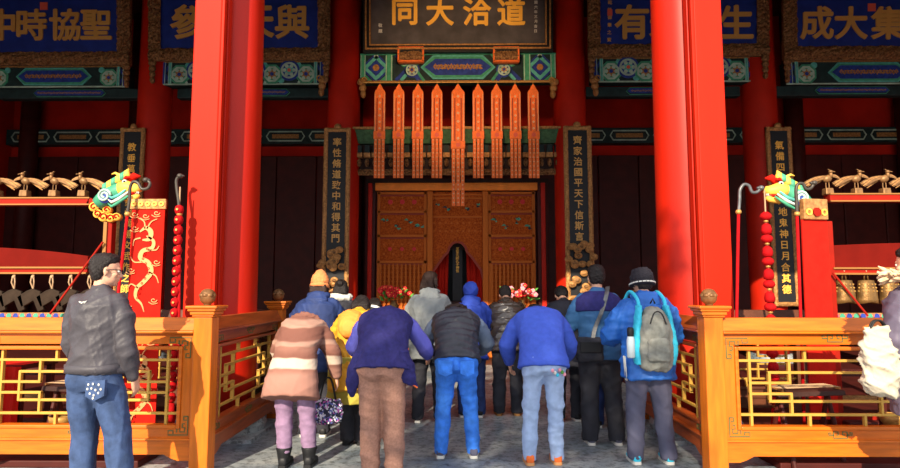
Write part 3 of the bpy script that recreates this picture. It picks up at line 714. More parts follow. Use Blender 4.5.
# ================================================================ couplet boards
def couplet(px, pt, pb, wpx, chars, c0, step, chpx, label, Y, lotus=None, lean=0.0):
    v = at(px, pb, Y); zt = Z_(pt, Y, px); h = zt - v.z; w = wpx / FOC * Y
    xc = at(px, (pt + pb) / 2, Y).x
    t = empty('couplet_board', (xc, Y, v.z), label=label, cat='sign')
    b = MB(); b.box((0, .03, h / 2), (w * .8, .05, h), 'black'); b.build('field', t)
    fw = w * .15
    for s in (-1, 1):
        b = MB(); lumpy_bar(b, s * (w / 2 - fw / 2) - fw / 2, s * (w / 2 - fw / 2) + fw / 2, 0, h, -.0, .05, 'gold_dull', .006, int(px)); b.build('side_frame', t)
    for z in (0, h - fw):
        b = MB(); lumpy_bar(b, -w / 2, w / 2, z, z + fw, -.0, .05, 'gold_dull', .006, int(px) + 1); b.build('end_frame', t)
    b = MB(); b.ell((0, .02, h + .03), (w * .14, .04, .07), 'gold_dull', 10, 6); b.build('crest', t, smooth=True)
    for k, c in enumerate(chars):
        z = Z_(c0 + step * k, Y, px) - v.z
        text('character', c, chpx / FOC * Y, (0, .0, z), 'gold_bright' if lotus is None else 'text_gold', t, depth=.02, bold=.015)
    if lotus:
        r_ = random.Random(int(px))
        for k in range(22):
            a = r_.uniform(-1, 1); q = r_.random(); zc = Z_(lotus[0] + (lotus[1] - lotus[0]) * q, Y, px) - v.z
            wd = (.33 if .25 < q < .7 else .22)
            p = Vector((a * wd, -.05 - r_.uniform(0, .05), zc)); b = MB()
            b.ell(p, (.085, .03, .07), 'gold_dull', 12, 6); b.ell(p + Vector((0, -.03, 0)), (.045, .02, .035), 'carved_gold' if k % 3 == 0 else 'gold_dull', 10, 6)
            b.build('lotus_carving', t, smooth=True)
CYB = DI - .42
couplet(336, 128, 292, 27, '率性脩道致中和得其門', 142, 10.7, 9.2, 'black couplet board with gold characters and lotus carving on the left inner column', CYB, lotus=(247, 290))
couplet(579, 126, 300, 28, '齊家治國平天下信斯言', 140, 10.7, 9.2, 'black couplet board with gold characters and lotus carving on the right inner column', CYB, lotus=(240, 298))
couplet(128.5, 128, 305, 25, '教垂萬世繼堯舜禹湯文武作之師', 147, 10.9, 9, 'black couplet board with gold characters behind the red dragon banner', CYB)
couplet(783, 127, 306, 25, '氣備四時與天地鬼神日月合其德', 145, 11.1, 9.2, 'black couplet board with gold characters behind the string of red balls', CYB)
# ================================================================ instrument racks behind the front rails
RY = 6.25
def bird(px, py, s, label, big=1.0):
    "gilt bird on a small block; long wing and tail sweep towards the aisle (s)"
    v = at(px, py, RY); t = empty('gilt_bird', v, label=label, cat='ornament', group='gilt birds on the racks'); k = big
    b = MB(); b.box((0, 0, .035), (.085, .085, .07), 'bird_gold', taper=(.92, .92)); b.build('pedestal', t, bevel=.008)
    for q in (-1, 1):
        b = MB(); b.tube([(q * .015, 0, .07), (q * .017, 0, .10), (q * .014, .0, .145)], .005, 'bird_gold', 6); b.build('leg', t)
    b = MB(); R_ = Matrix.Rotation(s * .35, 3, 'Y')
    b.ell((0, 0, .17), (.05, .035, .038), 'bird_gold', 14, 10, R_)
    b.tube([(-s * .03, -.01, .185), (-s * .035, -.012, .215), (-s * .028, -.015, .235)], [.024, .017, .016], 'bird_gold', 10)
    b.ell((-s * .028, -.02, .243), (.021, .021, .019), 'bird_gold', 12, 8); b.tube([(-s * .042, -.03, .243), (-s * .064, -.045, .236)], [.007, .002], 'bird_gold', 6)
    b.tube([(-s * .025, -.01, .256), (-s * .018, -.005, .272), (-s * .005, 0, .27)], [.006, .004, .002], 'bird_gold', 6)
    b.build('body', t, smooth=True)
    for side, (dx, dz, w) in ((1, (s * .235, -.085, .055)), (-1, (-s * .13, -.012, .035))):
        b = MB(); n = 6
        for f in range(5):
            a0 = (f - 2) * .10; ex, ez = dx * math.cos(a0) - dz * math.sin(a0) * (1 if dx > 0 else -1), dz * math.cos(a0) + abs(dx) * math.sin(a0) * .45
            pts = [(ex * i / n, .19 + ez * i / n + .02 * math.sin(PI * i / n)) for i in range(n + 1)]
            b.ribbon(pts, [.03, .032, .03, .026, .02, .013, .004], -.012 + f * .004, -.004 + f * .004, 'gold_dull' if f % 2 else 'bird_gold')
        b.build('wing', t)
    b = MB()
    for f in range(3): b.ribbon([(s * .03, .165), (s * .09, .15 - f * .01), (s * .16, .12 - f * .02)], [.02, .018, .006], .02 + f * .006, .026 + f * .006, 'gold_dull')
    b.build('tail', t)
    return t
def dragon_head(px, py, s, label, parent):
    v = at(px, py, RY - .05) - parent.location; t = empty('dragon_finial', v, label=label); t.parent = parent; t.scale = (1.28,) * 3
    def P(x, z, y=0): return (s * x, y, z)       # x grows towards the aisle
    b = MB(); b.tube([P(-.17, -.06), P(-.10, .0), P(.0, .05), (P(.09, .09))], [.055, .075, .07, .05], 'paint_green', 12); b.build('neck', t, smooth=True)
    for k in range(6):
        b = MB(); x, z = -.10 + k * .035, -.0 + k * .022; b.tube([P(x, z + .05, -.02), P(x - .02, z + .10, 0), P(x - .005, z + .125, 0)], [.03, .022, .004], 'paint_green' if k % 2 == 0 else 'gold_bright', 8); b.build('mane', t, smooth=True)
    b = MB(); b.tube([P(.03, .06, -.03), P(.09, .07, -.035), P(.16, .06, -.03), P(.19, .075, -.02)], [.06, .058, .042, .028], 'gold_bright', 12); b.build('snout', t, smooth=True)
    b = MB(); b.tube([P(.04, .0, -.03), P(.10, -.015, -.03), P(.16, -.005, -.03), P(.185, .01, -.03)], [.035, .03, .026, .012], 'gold_bright', 10); b.build('jaw', t, smooth=True)
    b = MB(); b.tube([P(.06, .03, -.04), P(.13, .025, -.05), P(.17, .035, -.05)], [.022, .02, .008], 'cloth_red', 8); b.build('mouth', t, smooth=True)
    b = MB(); b.ell(P(.075, .115, -.06), (.02, .02, .02), 'white_paint', 10, 8); b.ell(P(.079, .115, -.077), (.009, .006, .009), 'black', 8, 6); b.build('eye', t, smooth=True)
    b = MB(); b.tube([P(.06, .14, -.04), P(.08, .155, -.05), P(.11, .15, -.05)], [.012, .014, .006], 'cloth_red', 8); b.build('brow', t, smooth=True)
    b = MB(); b.tube([P(.02, .13, 0), P(.0, .18, 0), P(-.04, .20, 0), P(-.07, .19, 0)], [.018, .014, .010, .004], 'gold_bright', 8); b.build('horn', t, smooth=True)
    b = MB(); b.tube([P(.08, .14, .0), P(.12, .175, 0), P(.17, .17, 0)], [.035, .03, .008], 'cloth_red', 8); b.build('crest', t, smooth=True)
    b = MB(); pts = []
    for i in range(22):
        a = i * .55; r = .055 * (1 - i / 26); pts.append(P(-.08 + r * math.cos(a), .0 + r * math.sin(a), -.075))
    b.tube(pts, .010, 'paint_pale', 6); b.ell(P(-.08, .0, -.055), (.062, .022, .062), 'paint_blue', 14, 8); b.build('spiral_ear', t, smooth=True)
    for k in range(3):
        b = MB(); b.tube([P(.10 + k * .02, .05 - k * .02, -.08), P(.05, -.0 - k * .03, -.09), P(-.01, -.02 - k * .035, -.08), P(-.05, .0 - k * .03, -.07)], [.008, .014, .012, .003], ('paint_teal', 'white_paint', 'paint_green')[k], 8); b.build('whisker', t, smooth=True)
    for k in range(4):
        b = MB(); b.tube([P(.15 + k * .012, .035, -.05), P(.152 + k * .012, .015, -.052)], [.006, .001], 'white_paint', 6); b.build('tooth', t)
    return t
def swag(b, pts, w, y0, y1, m): b.ribbon(pts, w, y0, y1, m)

def rack(s, px_out, px_in, ytop0, ytop1, label, archtop, archend, archbot, post_px, curve=True):
    "wooden instrument rack; s=-1 left of the aisle, +1 right"
    t = empty('instrument_rack', (0, RY, 0), label=label, cat='rack')
    X = lambda p: X_(p, RY); Z = lambda p: Z_(p, RY)
    xo, xi = X(px_out), X(px_in); L = lambda *a: sorted(a)
    a, c = L(xo, xi)
    b = MB(); b.box(((a + c) / 2, 0, (Z(ytop0) + Z(ytop1)) / 2), (c - a, .12, Z(ytop0) - Z(ytop1)), 'red_paint'); b.build('top_beam', t, bevel=.008)
    for q in (ytop0 + .5, ytop1 - .5):
        b = MB(); b.box(((a + c) / 2, -.06, Z(q)), (c - a, .02, .014), 'rack_gold'); b.build('gilt_edge', t)
    b = MB(); n = 12; up = []; lo = []
    for i in range(n + 1):
        u = i / n; x = xo + (xi - xo) * u; zt = Z(archtop) + (Z(archend) - Z(archtop)) * u ** 2.2
        up.append((x, zt)); lo.append((x, Z(archbot)))
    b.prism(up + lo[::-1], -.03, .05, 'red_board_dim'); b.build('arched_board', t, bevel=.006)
    for q in (archbot - 4.5, archbot + 1):
        b = MB(); b.box(((a + c) / 2, -.04, Z(q)), (c - a, .03, .018), 'rack_gold'); b.build('gilt_edge', t)
    b = MB(); b.box(((a + c) / 2, 0, Z(archbot - 1.7)), (c - a, .07, .045), 'red_paint'); b.build('hanging_rail', t, bevel=.004)
    for p in post_px:
        b = MB(); b.box((X(p), .0, Z(222) / 2), (.085, .085, Z(222)), 'red_paint'); b.build('post', t, bevel=.008)
        if s > 0: continue
        b = MB(); b.box((X(p) - .02, -.05, Z(222) / 2 + .3), (.035, .02, Z(222) - .6), 'rack_gold'); b.build('gilt_strip', t)
    for q, h, m in ((316, .065, 'gold_dull'), (330, .14, 'red_paint'), (372, .07, 'maroon'), (398, .05, 'gold_dull'), (418, .10, 'red_paint')):
        b = MB(); b.box(((a + c) / 2, .02, Z(q)), (c - a, .09, h), m)
        if q == 316:
            i = 0; x = a
            while x < c: b.ringf(x, Z(q), 0, .028, -.035, -.025, 'paint_green' if i % 2 else 'paint_blue'); b.ringf(x + .035, Z(q) + .01, 0, .016, -.034, -.025, 'seal_red'); x += .07; i += 1
        b.build('lower_rail', t)
    b = MB(); b.box(((a + c) / 2, .1, .10), (c - a, .5, .2), 'maroon'); b.build('plinth', t, bevel=.01)
    return t, X, Z
# ---- left: stone chimes
t, X, Z = rack(-1, -60, 88, 197.5, 205, 'red rack of hanging stone chimes topped with gilt birds, left', 246, 256, 272, (107, -50))
b = MB(); b.ribbon([(X(86), Z(201)), (X(91), Z(203)), (X(95), Z(209)), (X(97), Z(215))], [.075, .075, .06, .05], -.06, .06, 'red_paint'); b.build('beam_end', t)
for k, (p, q, r_) in enumerate(((93, 207, .05), (97, 214, .045), (103, 217, .05), (110, 218, .045), (116, 217, .04), (106, 210, .04))):
    b = MB(); b.lathe([(r_, -.03), (r_, .03)], (0, 0, 0), 'gold_bright', 16); me = b.mesh('scroll', True)
    o = obj('scroll', me, t, loc=(X(p), -.04, Z(q)), rot=(PI / 2, 0, 0)); b = MB(); b.tube([(X(p) + (r_ - .004 * i) * math.cos(i * .7) * .8, -.078, Z(q) + (r_ - .004 * i) * math.sin(i * .7) * .8) for i in range(10)], .007, 'cloth_red', 6); b.build('scroll_line', t)
dragon_head(119, 197, 1, 'painted green and gold dragon head on the end of the chime rack', t)
for px, l in ((-3, 'gilt bird at the left edge of the photo, on the chime rack'), (25, 'third gilt bird from the dragon head on the chime rack'), (54, 'second gilt bird from the dragon head on the chime rack'), (83, 'gilt bird on the chime rack next to the dragon head')):
    bird(px, 197, 1, l)
def chime(px, label, tone):
    v = at(px, 292, RY - .02); t = empty('stone_chime', v, label=label, cat='chime', group='stone chimes on the left rack')
    b = MB(); b.prism([(-.155, -.05), (-.055, .015), (0, .035), (.085, .005), (.135, -.18), (.075, -.205), (.02, -.09), (-.10, -.16)], -.02, .02, tone); b.build('stone', t, bevel=.006)
    for s in (-1, 1):
        b = MB(); b.tube([(0, 0, .03), (s * .018, -.02, .10), (s * .010, -.02, .16), (0, 0, .20)], .007, 'rope', 6); b.build('rope', t)
    b = MB(); b.ell((0, -.02, .155), (.018, .015, .016), 'rope', 8, 6); b.build('knot', t)
for i, px in enumerate((-5, 14, 33, 52, 71, 90)):
    chime(px, ('stone chime cut by the left photo edge', 'brownish stone chime nearest the left photo edge', 'dark stone chime, third from the left photo edge', 'brownish stone chime, second left of the man in jeans', 'dark stone chime just left of the man in jeans', 'stone chime hidden behind the head of the man in jeans')[i], 'stone_dark')
# ---- right: bronze bells
t, X, Z = rack(1, 960, 832, 195, 203, 'red rack of hanging bronze bells topped with gilt birds, right', 243, 246, 273, (830, 955))
dragon_head(787, 199, -1, 'painted gold and green dragon head on the end of the bell rack', t)
for px, l in ((828, 'gilt bird on the bell rack next to the red banner'), (857, 'second gilt bird from the red banner on the bell rack'), (885, 'third gilt bird from the red banner on the bell rack'), (914, 'gilt bird at the right edge of the photo, on the bell rack')):
    bird(px, 195, -1, l)
def bell(px, label):
    v = at(px, 280, RY - .02); t = empty('bronze_bell', v, label=label, cat='bell', group='bronze bells on the right rack'); n = 20
    b = MB(); b.rings([[(r * math.cos(2 * PI * k / n), r * .72 * math.sin(2 * PI * k / n), z + (.02 * abs(math.cos(2 * PI * k / n)) * -1 if z < -.2 else 0)) for k in range(n)] for r, z in ((.03, .0), (.075, -.005), (.085, -.05), (.098, -.12), (.104, -.20), (.106, -.225), (.095, -.225), (.09, -.1))], 'bronze_bell'); b.build('bell_body', t, smooth=True)
    for i in range(6):
        for j in range(3):
            a = -PI + PI * (i + .5) / 6; r = .084 + j * .006
            b = MB(); b.ell((r * math.cos(a), r * .72 * math.sin(a), -.045 - j * .035), (.009, .009, .009), 'gold', 6, 4); b.build('boss', t)
    b = MB(); b.tube([(-.02, 0, 0), (-.015, 0, .05), (0, 0, .065), (.015, 0, .05), (.02, 0, 0)], .008, 'bronze_bell', 6); b.build('loop', t, smooth=True)
    b = MB(); b.tube([(0, 0, .06), (.0, -.01, .10)], .01, 'rope', 6); b.build('rope', t)
for i, px in enumerate((844, 866, 889, 912)):
    bell(px, ('bronze bell nearest the red banner', 'second bronze bell from the red banner', 'third bronze bell from the red banner, behind the fur hood', 'bronze bell beyond the right photo edge')[i])
# beater cords slanting across the racks
for (a, c, l) in (((103, 242), (50, 314), 'thin red cord slanting across the stone chimes'), ((833, 273), (868, 316), 'thin red cord slanting across the bronze bells')):
    b = MB(); b.tube([at(*a, RY - .09), at(*c, RY - .15)], .011, 'red_paint', 8); b.build('slanting_cord', label=l, cat='cord')

# ================================================================ dragon banner (left), plain banner (right)
BNY = 5.72
def S(pts, n=8):
    "smooth a polyline (Catmull-Rom)"
    out = []; P = [pts[0]] + list(pts) + [pts[-1]]
    for i in range(1, len(P) - 2):
        for k in range(n):
            t_ = k / n; p0, p1, p2, p3 = (np.array(P[i + j], float) for j in (-1, 0, 1, 2))
            out.append(tuple(.5 * ((2 * p1) + (-p0 + p2) * t_ + (2 * p0 - 5 * p1 + 4 * p2 - p3) * t_ ** 2 + (-p0 + 3 * p1 - 3 * p2 + p3) * t_ ** 3)))
    return out + [tuple(pts[-1])]
def cloth(b, x0, x1, z0, z1, m, amp=.012, nx=10, nz=24, ph=0, d=.012, flare=0.0):
    for sgn, off in ((1, 0), (-1, d)):
        vs = []; fs = []
        for j in range(nz + 1):
            for i in range(nx + 1):
                u, w = i / nx, j / nz; fl = 1 + flare * (1 - w)
                vs.append(((x0 + x1) / 2 + (u - .5) * (x1 - x0) * fl, off + amp * math.sin(u * 7 + ph + w * 1.5) * (1 - w * .7), z0 + (z1 - z0) * w))
        for j in range(nz):
            for i in range(nx):
                a = j * (nx + 1) + i; fs.append((a, a + 1, a + nx + 2, a + nx + 1))
        b.add(vs, fs, m)
xa, xb = X_(129.5, BNY, 260), X_(162.5, BNY, 260); z1 = Z_(199, BNY); z0 = .16
t = empty('dragon_banner', ((xa + xb) / 2, BNY, 0), label='red cloth banner with a gold dragon, hanging left of the board post', cat='banner')
w = xb - xa
b = MB(); cloth(b, -w / 2, w / 2, z0, z1 - .06, 'cloth_red', .004, flare=-.02); b.build('cloth', t, smooth=True)
b = MB(); b.box((0, 0, z1 - .045), (w + .03, .03, .10), 'gold_dull'); b.build('header', t, bevel=.006)
for k in range(5):
    b = MB(); b.ringf((k - 2) * w * .21, z1 - .045, .012, .026, -.024, -.015, 'gold_bright', sides=8); b.build('header_motif', t)
X = lambda p: X_(p, BNY, 260) - (xa + xb) / 2; Z = lambda p: Z_(p, BNY, 144)
def stroke(pts, wd, name='embroidery', m='cloth_gold', y=-.012):
    b = MB(); sm = S([(X(p), Z(q)) for p, q in pts]); n = len(sm)
    ww = [np.interp(i / (n - 1), np.linspace(0, 1, len(wd)), wd) for i in range(n)] if hasattr(wd, '__len__') else wd
    b.ribbon(sm, ww, y, y + .006, m); b.build(name, t)
# two dragons: one seen above the rail, the other through the lattice
for dy in (0, 128):
    stroke([(146, 236 + dy), (153, 241 + dy), (152, 248 + dy), (143, 251 + dy), (141, 258 + dy), (149, 263 + dy), (152, 272 + dy), (146, 281 + dy), (139, 288 + dy), (138, 297 + dy), (144, 304 + dy), (147, 312 + dy)], [.012, .03, .038, .042, .045, .048, .048, .042, .036, .028, .016, .004])
    stroke([(139, 232 + dy), (145, 228 + dy), (150, 232 + dy), (149, 239 + dy), (142, 240 + dy)], [.010, .036, .05, .04, .012])
    for a, c, e in (((146, 229), (150, 222), (156, 219)), ((144, 229), (143, 222), (137, 218)), ((148, 250), (156, 250), (159, 246)), ((150, 272), (157, 276), (160, 283)), ((143, 262), (135, 262), (131, 257)), ((140, 288), (133, 284), (130, 288)), ((140, 238), (134, 240), (133, 246))):
        stroke([(a[0], a[1] + dy), (c[0], c[1] + dy), (e[0], e[1] + dy)], [.014, .010, .006])
    for cx, cy in ((133, 214), (144, 216), (155, 213), (132, 270), (156, 300), (131, 306), (157, 262), (134, 228)):
        pts = [(cx + 3.4 * (1 - i / 9) * math.cos(i * .9), cy + dy + 2.6 * (1 - i / 9) * math.sin(i * .9)) for i in range(8)]
        stroke(pts, .007); stroke([(cx - 5, cy + dy + 2), (cx - 1, cy + dy + 4), (cx + 4, cy + dy + 3)], .006)
    for k in range(12):
        f = k / 11; px, py = np.interp(f, [0, .25, .5, .75, 1], [150, 143, 151, 143, 140]), 244 + 54 * f + dy
        b = MB(); b.ringf(X(px), Z(py), .006, .011, -.015, -.010, 'cloth_red'); b.build('scale', t)
# right banner, seen at an angle
xa, xb = X_(801, BNY, 222), X_(830, BNY, 222)
t = empty('red_banner', ((xa + xb) / 2 + .02, BNY + .05, 0), math.radians(12), label='plain red cloth banner with dull gold header beside the bells', cat='banner')
w = (xb - xa) * 1.02; z1 = Z_(199, BNY)
b = MB(); cloth(b, -w / 2, w / 2, .30, z1 - .20, 'cloth_red', .008, ph=1, flare=.10); b.build('cloth', t, smooth=True)
b = MB(); b.box((0, 0, z1 - .10), (w * .96, .06, .20), 'gold_dull'); b.build('header', t, bevel=.008)
b = MB(); b.ringf(0, z1 - .13, 0, .045, -.045, -.03, 'red_paint', sides=8); b.build('header_motif', t)
for k in (-1, 1):
    b = MB(); b.ringf(k * w * .3, z1 - .13, .02, .035, -.04, -.03, 'gold_bright', sides=8); b.build('header_motif', t)
b = MB(); b.box((0, .03, .9), (.05, .04, 1.8), 'maroon'); b.build('stand_pole', t)
b = MB(); b.box((0, .03, .03), (.4, .3, .06), 'maroon'); b.build('stand_foot', t)

# ================================================================ hooked staffs, red tassels
def staff(px_b, py_b, px_t, py_t, Y, s, label, cmat, hook):
    a, c = at(px_b, py_b, Y), at(px_t, py_t, Y); a2 = a + (a - c) * ((a.z - .0) / (c.z - a.z))
    t = empty('hooked_staff', (a2.x, Y, 0), label=label, cat='staff'); o = Vector((a2.x, Y, 0))
    b = MB(); b.tube([a2 - o, c - o], .014, 'red_tassel', 10); b.build('pole', t, smooth=True)
    pts = [at(*p, Y) - o for p in hook]; b = MB(); b.tube(S([tuple(p) for p in pts], 5), [.015] * (len(S([tuple(p) for p in pts], 5))), cmat, 10); b.build('dragon_hook', t, smooth=True)
    b = MB(); b.ell(pts[-1], (.03, .03, .025), cmat, 10, 8); b.tube([pts[-1], pts[-1] + Vector((s * .04, 0, .0))], [.02, .01], cmat, 8); b.build('hook_tip', t, smooth=True)
    b = MB(); b.lathe([(.02, -.02), (.028, 0), (.02, .02)], tuple(c - o), 'gold', 12); b.build('collar', t, smooth=True)
    b = MB(); b.lathe([(.09, 0), (.09, .03), (.04, .06), (.02, .09)], (0, 0, 0), 'maroon', 16); b.build('foot', t, smooth=True)
    return t
SY1 = 5.62
staff(117.5, 300, 127.5, 214, SY1, 1, 'red staff with dark curled hook in front of the dragon banner', 'staff_dark', [(127.5, 214), (129.5, 200), (130, 188), (133, 182), (138, 183), (142, 189), (148, 188), (150, 183), (146, 180)])
staff(737, 300, 738.5, 212, SY1, -1, 'red staff with grey curled hook beside the right board post', 'iron_grey', [(738.5, 214), (739.5, 200), (740, 190), (744, 184.5), (749, 186), (752, 192), (757, 192), (761, 188)])
staff(800, 300, 797, 214, SY1, -1, 'red staff with dark hook at the edge of the plain red banner', 'staff_dark', [(797, 214), (796.5, 200), (796, 190), (798, 184), (803, 184), (806, 189), (811, 188), (814, 183)])
staff(179, 310, 179.5, 214, SY1 + .07, 1, 'red staff with dark top against the left board post', 'staff_dark', [(179.5, 214), (178.5, 200), (177, 190), (176.5, 180), (180, 176)])
def balls(px, y0, y1, n, label, tx, r, studs=False):
    Y = SY1 + .02; v = at(px, y0, Y); zb = Z_(y1, Y, px) - v.z
    t = empty('ball_string', v, label=label, cat='tassel')
    b = MB(); b.tube([(0, 0, (Z_(tx, Y, px) - v.z)), (0, 0, zb)], .007, 'rope', 6); b.build('string', t)
    for k in range(n):
        z = zb * (k + .5) / n; h = abs(zb) / n
        b = MB()
        if studs:
            b.lathe([(.01, h * .48), (r * .8, h * .35), (r, 0), (r * .8, -h * .35), (.01, -h * .48)], (0, 0, z), 'red_tassel', 14)
            b.build('knot', t, smooth=True)
            b = MB(); b.ringf(0, z, .0, .011, -r - .006, -r + .004, 'gold', sides=8); b.build('gold_stud', t)
        else:
            if k % 2 == 0:
                b.ell((0, 0, z + h * .12), (r, r, h * .40), 'red_tassel', 18, 12)
                for q in range(10): a = q * PI / 5; b.tube([(r * .3 * math.cos(a), r * .3 * math.sin(a), z + h * .5), (r * 1.0 * math.cos(a), r * 1.0 * math.sin(a), z + h * .12), (r * .3 * math.cos(a), r * .3 * math.sin(a), z - h * .25)], .004, 'cloth_red', 5)
                b.build('ball', t, smooth=True); b = MB(); b.lathe([(.018, -.012), (.022, 0), (.018, .012)], (0, 0, z - h * .32), 'gold', 12); b.build('bead', t, smooth=True)
            else:
                b.lathe([(.015, h * .5), (r * .75, h * .3), (r * .92, -h * .1), (r * .80, -h * .42), (.02, -h * .5)], (0, 0, z), 'red_tassel', 16); b.build('bell_tassel', t, smooth=True)
    b = MB(); b.tube([(0, 0, zb), (.0, 0, zb - .18)], [.03, .045], 'red_tassel', 10); b.build('fringe', t, smooth=True)
    return t
balls(765.5, 212, 408, 17, 'string of red balls and bell tassels hanging from the grey hook', 190, .052)
tq = balls(177, 204, 404, 19, 'red knotted tassel with gold studs hanging before the left board post', 186, .043, True)
tq.location.y += .05

# ================================================================ things seen through the lattices
def low_table(px0, px1, Y, ptop, label, m='cloth_red'):
    x0, x1, z = X_(px0, Y), X_(px1, Y), Z_(ptop, Y); t = empty('low_table', ((x0 + x1) / 2, Y + .25, 0), label=label, cat='table'); w = x1 - x0
    b = MB(); b.box((0, 0, z - .02), (w, .5, .04), 'maroon'); b.build('tabletop', t, bevel=.006)
    b = MB(); n = 20
    for i in range(n):
        u0, u1 = i / n, (i + 1) / n; b.add([(-w / 2 + w * u0, -.26 + .01 * math.sin(i * 1.9), z - .01), (-w / 2 + w * u1, -.26 + .01 * math.sin((i + 1) * 1.9), z - .01), (-w / 2 + w * u1, -.28 + .02 * math.sin((i + 1) * 1.9), .06), (-w / 2 + w * u0, -.28 + .02 * math.sin(i * 1.9), .06)], [(0, 1, 2, 3)], m)
    b.add([(-w / 2, -.26, z + .002), (w / 2, -.26, z + .002), (w / 2, .26, z + .002), (-w / 2, .26, z + .002)], [(0, 1, 2, 3)], m); b.build('table_cloth', t)
    for a in (-1, 1):
        for c in (-1, 1):
            b = MB(); b.box((a * (w / 2 - .04), c * .2, z / 2 - .02), (.05, .05, z - .04), 'maroon'); b.build('leg', t)
low_table(-60, 27, 5.45, 366, 'low table under a red cloth behind the left front rail')
low_table(905, 960, 5.45, 372, 'low table under a red cloth behind the right front rail')
def zither(px, Y, py, label, ang):
    v = at(px, py, Y); sc_ = .58; t = empty('zither', (v.x, Y, v.z), ang, label=label, cat='instrument')
    b = MB(); n = 14
    b.rings([[(-.32, -.10, -.02), (-.32, .10, -.02), (-.32, .09, .02), (-.32, 0, .04), (-.32, -.09, .02)], [(.32, -.12, -.02), (.32, .12, -.02), (.32, .11, .02), (.32, 0, .045), (.32, -.11, .02)]], 'dark_wood'); b.build('sound_board', t, bevel=.005)
    for k in range(9):
        b = MB(); b.tube([(-.29, -.08 + k * .02, .05), (.29, -.09 + k * .022, .052)], .0025, 'rope', 5); b.build('string', t)
    for x in (-.28, .28):
        b = MB(); b.box((x, 0, .04), (.02, .2, .02), 'gold_dull'); b.build('bridge', t)
    for x in (-.24, .24):
        b = MB(); b.tube([(x, -.15, -v.z), (x, .0, -.02)], .02, 'maroon', 8); b.tube([(x, .15, -v.z), (x, .0, -.02)], .02, 'maroon', 8); b.build('trestle', t)
zither(803, 5.36, 392, 'dark stringed zither on a trestle behind the right front rail', .2)
zither(80, 5.50, 388, 'dark stringed zither on a trestle behind the left front rail', -.2)
b = MB(); 
for (px, py, l) in ((893, 420, 'small gilt bowl on a stand behind the right rail'), (62, 421, 'small gilt bowl on a stand behind the left rail')):
    v = at(px, py, 5.5); t = empty('bowl', (v.x, v.y, 0), label=l, cat='bowl')
    b = MB(); b.lathe([(.03, v.z - .08), (.06, v.z - .07), (.10, v.z), (.11, v.z + .05), (.10, v.z + .05), (.08, v.z)], (0, 0, 0), 'gold', 20); b.build('bowl_body', t, smooth=True)
    b = MB(); b.lathe([(.09, 0), (.09, .02), (.03, .04), (.03, v.z - .08)], (0, 0, 0), 'maroon', 16); b.build('stand', t, smooth=True)
# ================================================================ people
def smat(name, col, **k): mat('c_' + name, col, **k); return 'c_' + name
mat('skin', (.62, .33, .21), .5, var=.06, vscale=15, spec=.4); mat('hair_black', (.014, .010, .009), .5, bump=.5, bscale=90, stretch=(3, 3, .6)); mat('hair_brown', (.03, .014, .009), .5, bump=.5, bscale=90, stretch=(3, 3, .6))
mat('lens', (.1, .1, .1), .1)
def V3(*a): return Vector(a)
def ring(c, ax, ay, rx, ry, n=20, e=2.3):
    out = []
    for k in range(n):
        a = 2 * PI * k / n; ca, sa = math.cos(a), math.sin(a)
        x = math.copysign(abs(ca) ** (2 / e), ca) * rx; y = math.copysign(abs(sa) ** (2 / e), sa) * ry
        out.append(c + ax * x + ay * y)
    return out
def limb(b, pts, rr, m='gold', n=14, e=2.0, squash=1.0):
    "tapered limb with rounded ends through pts"
    pts = [Vector(p) for p in pts]; P = []; R = []
    for i in range(len(pts) - 1):
        for k in range(3): P.append(pts[i].lerp(pts[i + 1], k / 3)); R.append(rr[i] + (rr[i + 1] - rr[i]) * k / 3)
    P.append(pts[-1]); R.append(rr[-1])
    d0 = (P[0] - P[1]).normalized(); d1 = (P[-1] - P[-2]).normalized()
    P = [P[0] + d0 * R[0] * .8, P[0] + d0 * R[0] * .5] + P + [P[-1] + d1 * R[-1] * .5, P[-1] + d1 * R[-1] * .8]
    R = [R[0] * .45, R[0] * .85] + R + [R[-1] * .85, R[-1] * .45]
    b.tube(P, R, m, n)
_cnt = [0]
def organic(b, voxel, smooth=4, disp=None, m='skin', factor=.6):
    "fuse overlapping shapes into one skin, smooth it, push it by disp(co, no)"
    me = b.mesh('tmp', fix=True); o = bpy.data.objects.new('tmp', me); COL.objects.link(o)
    r = o.modifiers.new('r', 'REMESH'); r.mode = 'VOXEL'; r.voxel_size = voxel
    if smooth: s = o.modifiers.new('s', 'SMOOTH'); s.iterations = smooth; s.factor = factor
    dg = bpy.context.evaluated_depsgraph_get(); out = bpy.data.meshes.new_from_object(o.evaluated_get(dg))
    bpy.data.objects.remove(o); bpy.data.meshes.remove(me)
    if disp:
        n = len(out.vertices); co = np.empty(n * 3); no = np.empty(n * 3)
        out.vertices.foreach_get('co', co); out.vertices.foreach_get('normal', no); co = co.reshape(-1, 3); no = no.reshape(-1, 3)
        co = co + no * disp(co)[:, None]; out.vertices.foreach_set('co', co.ravel())
    out.materials.clear(); out.materials.append(M[m]); out.polygons.foreach_set('use_smooth', [True] * len(out.polygons)); out.update()
    return out
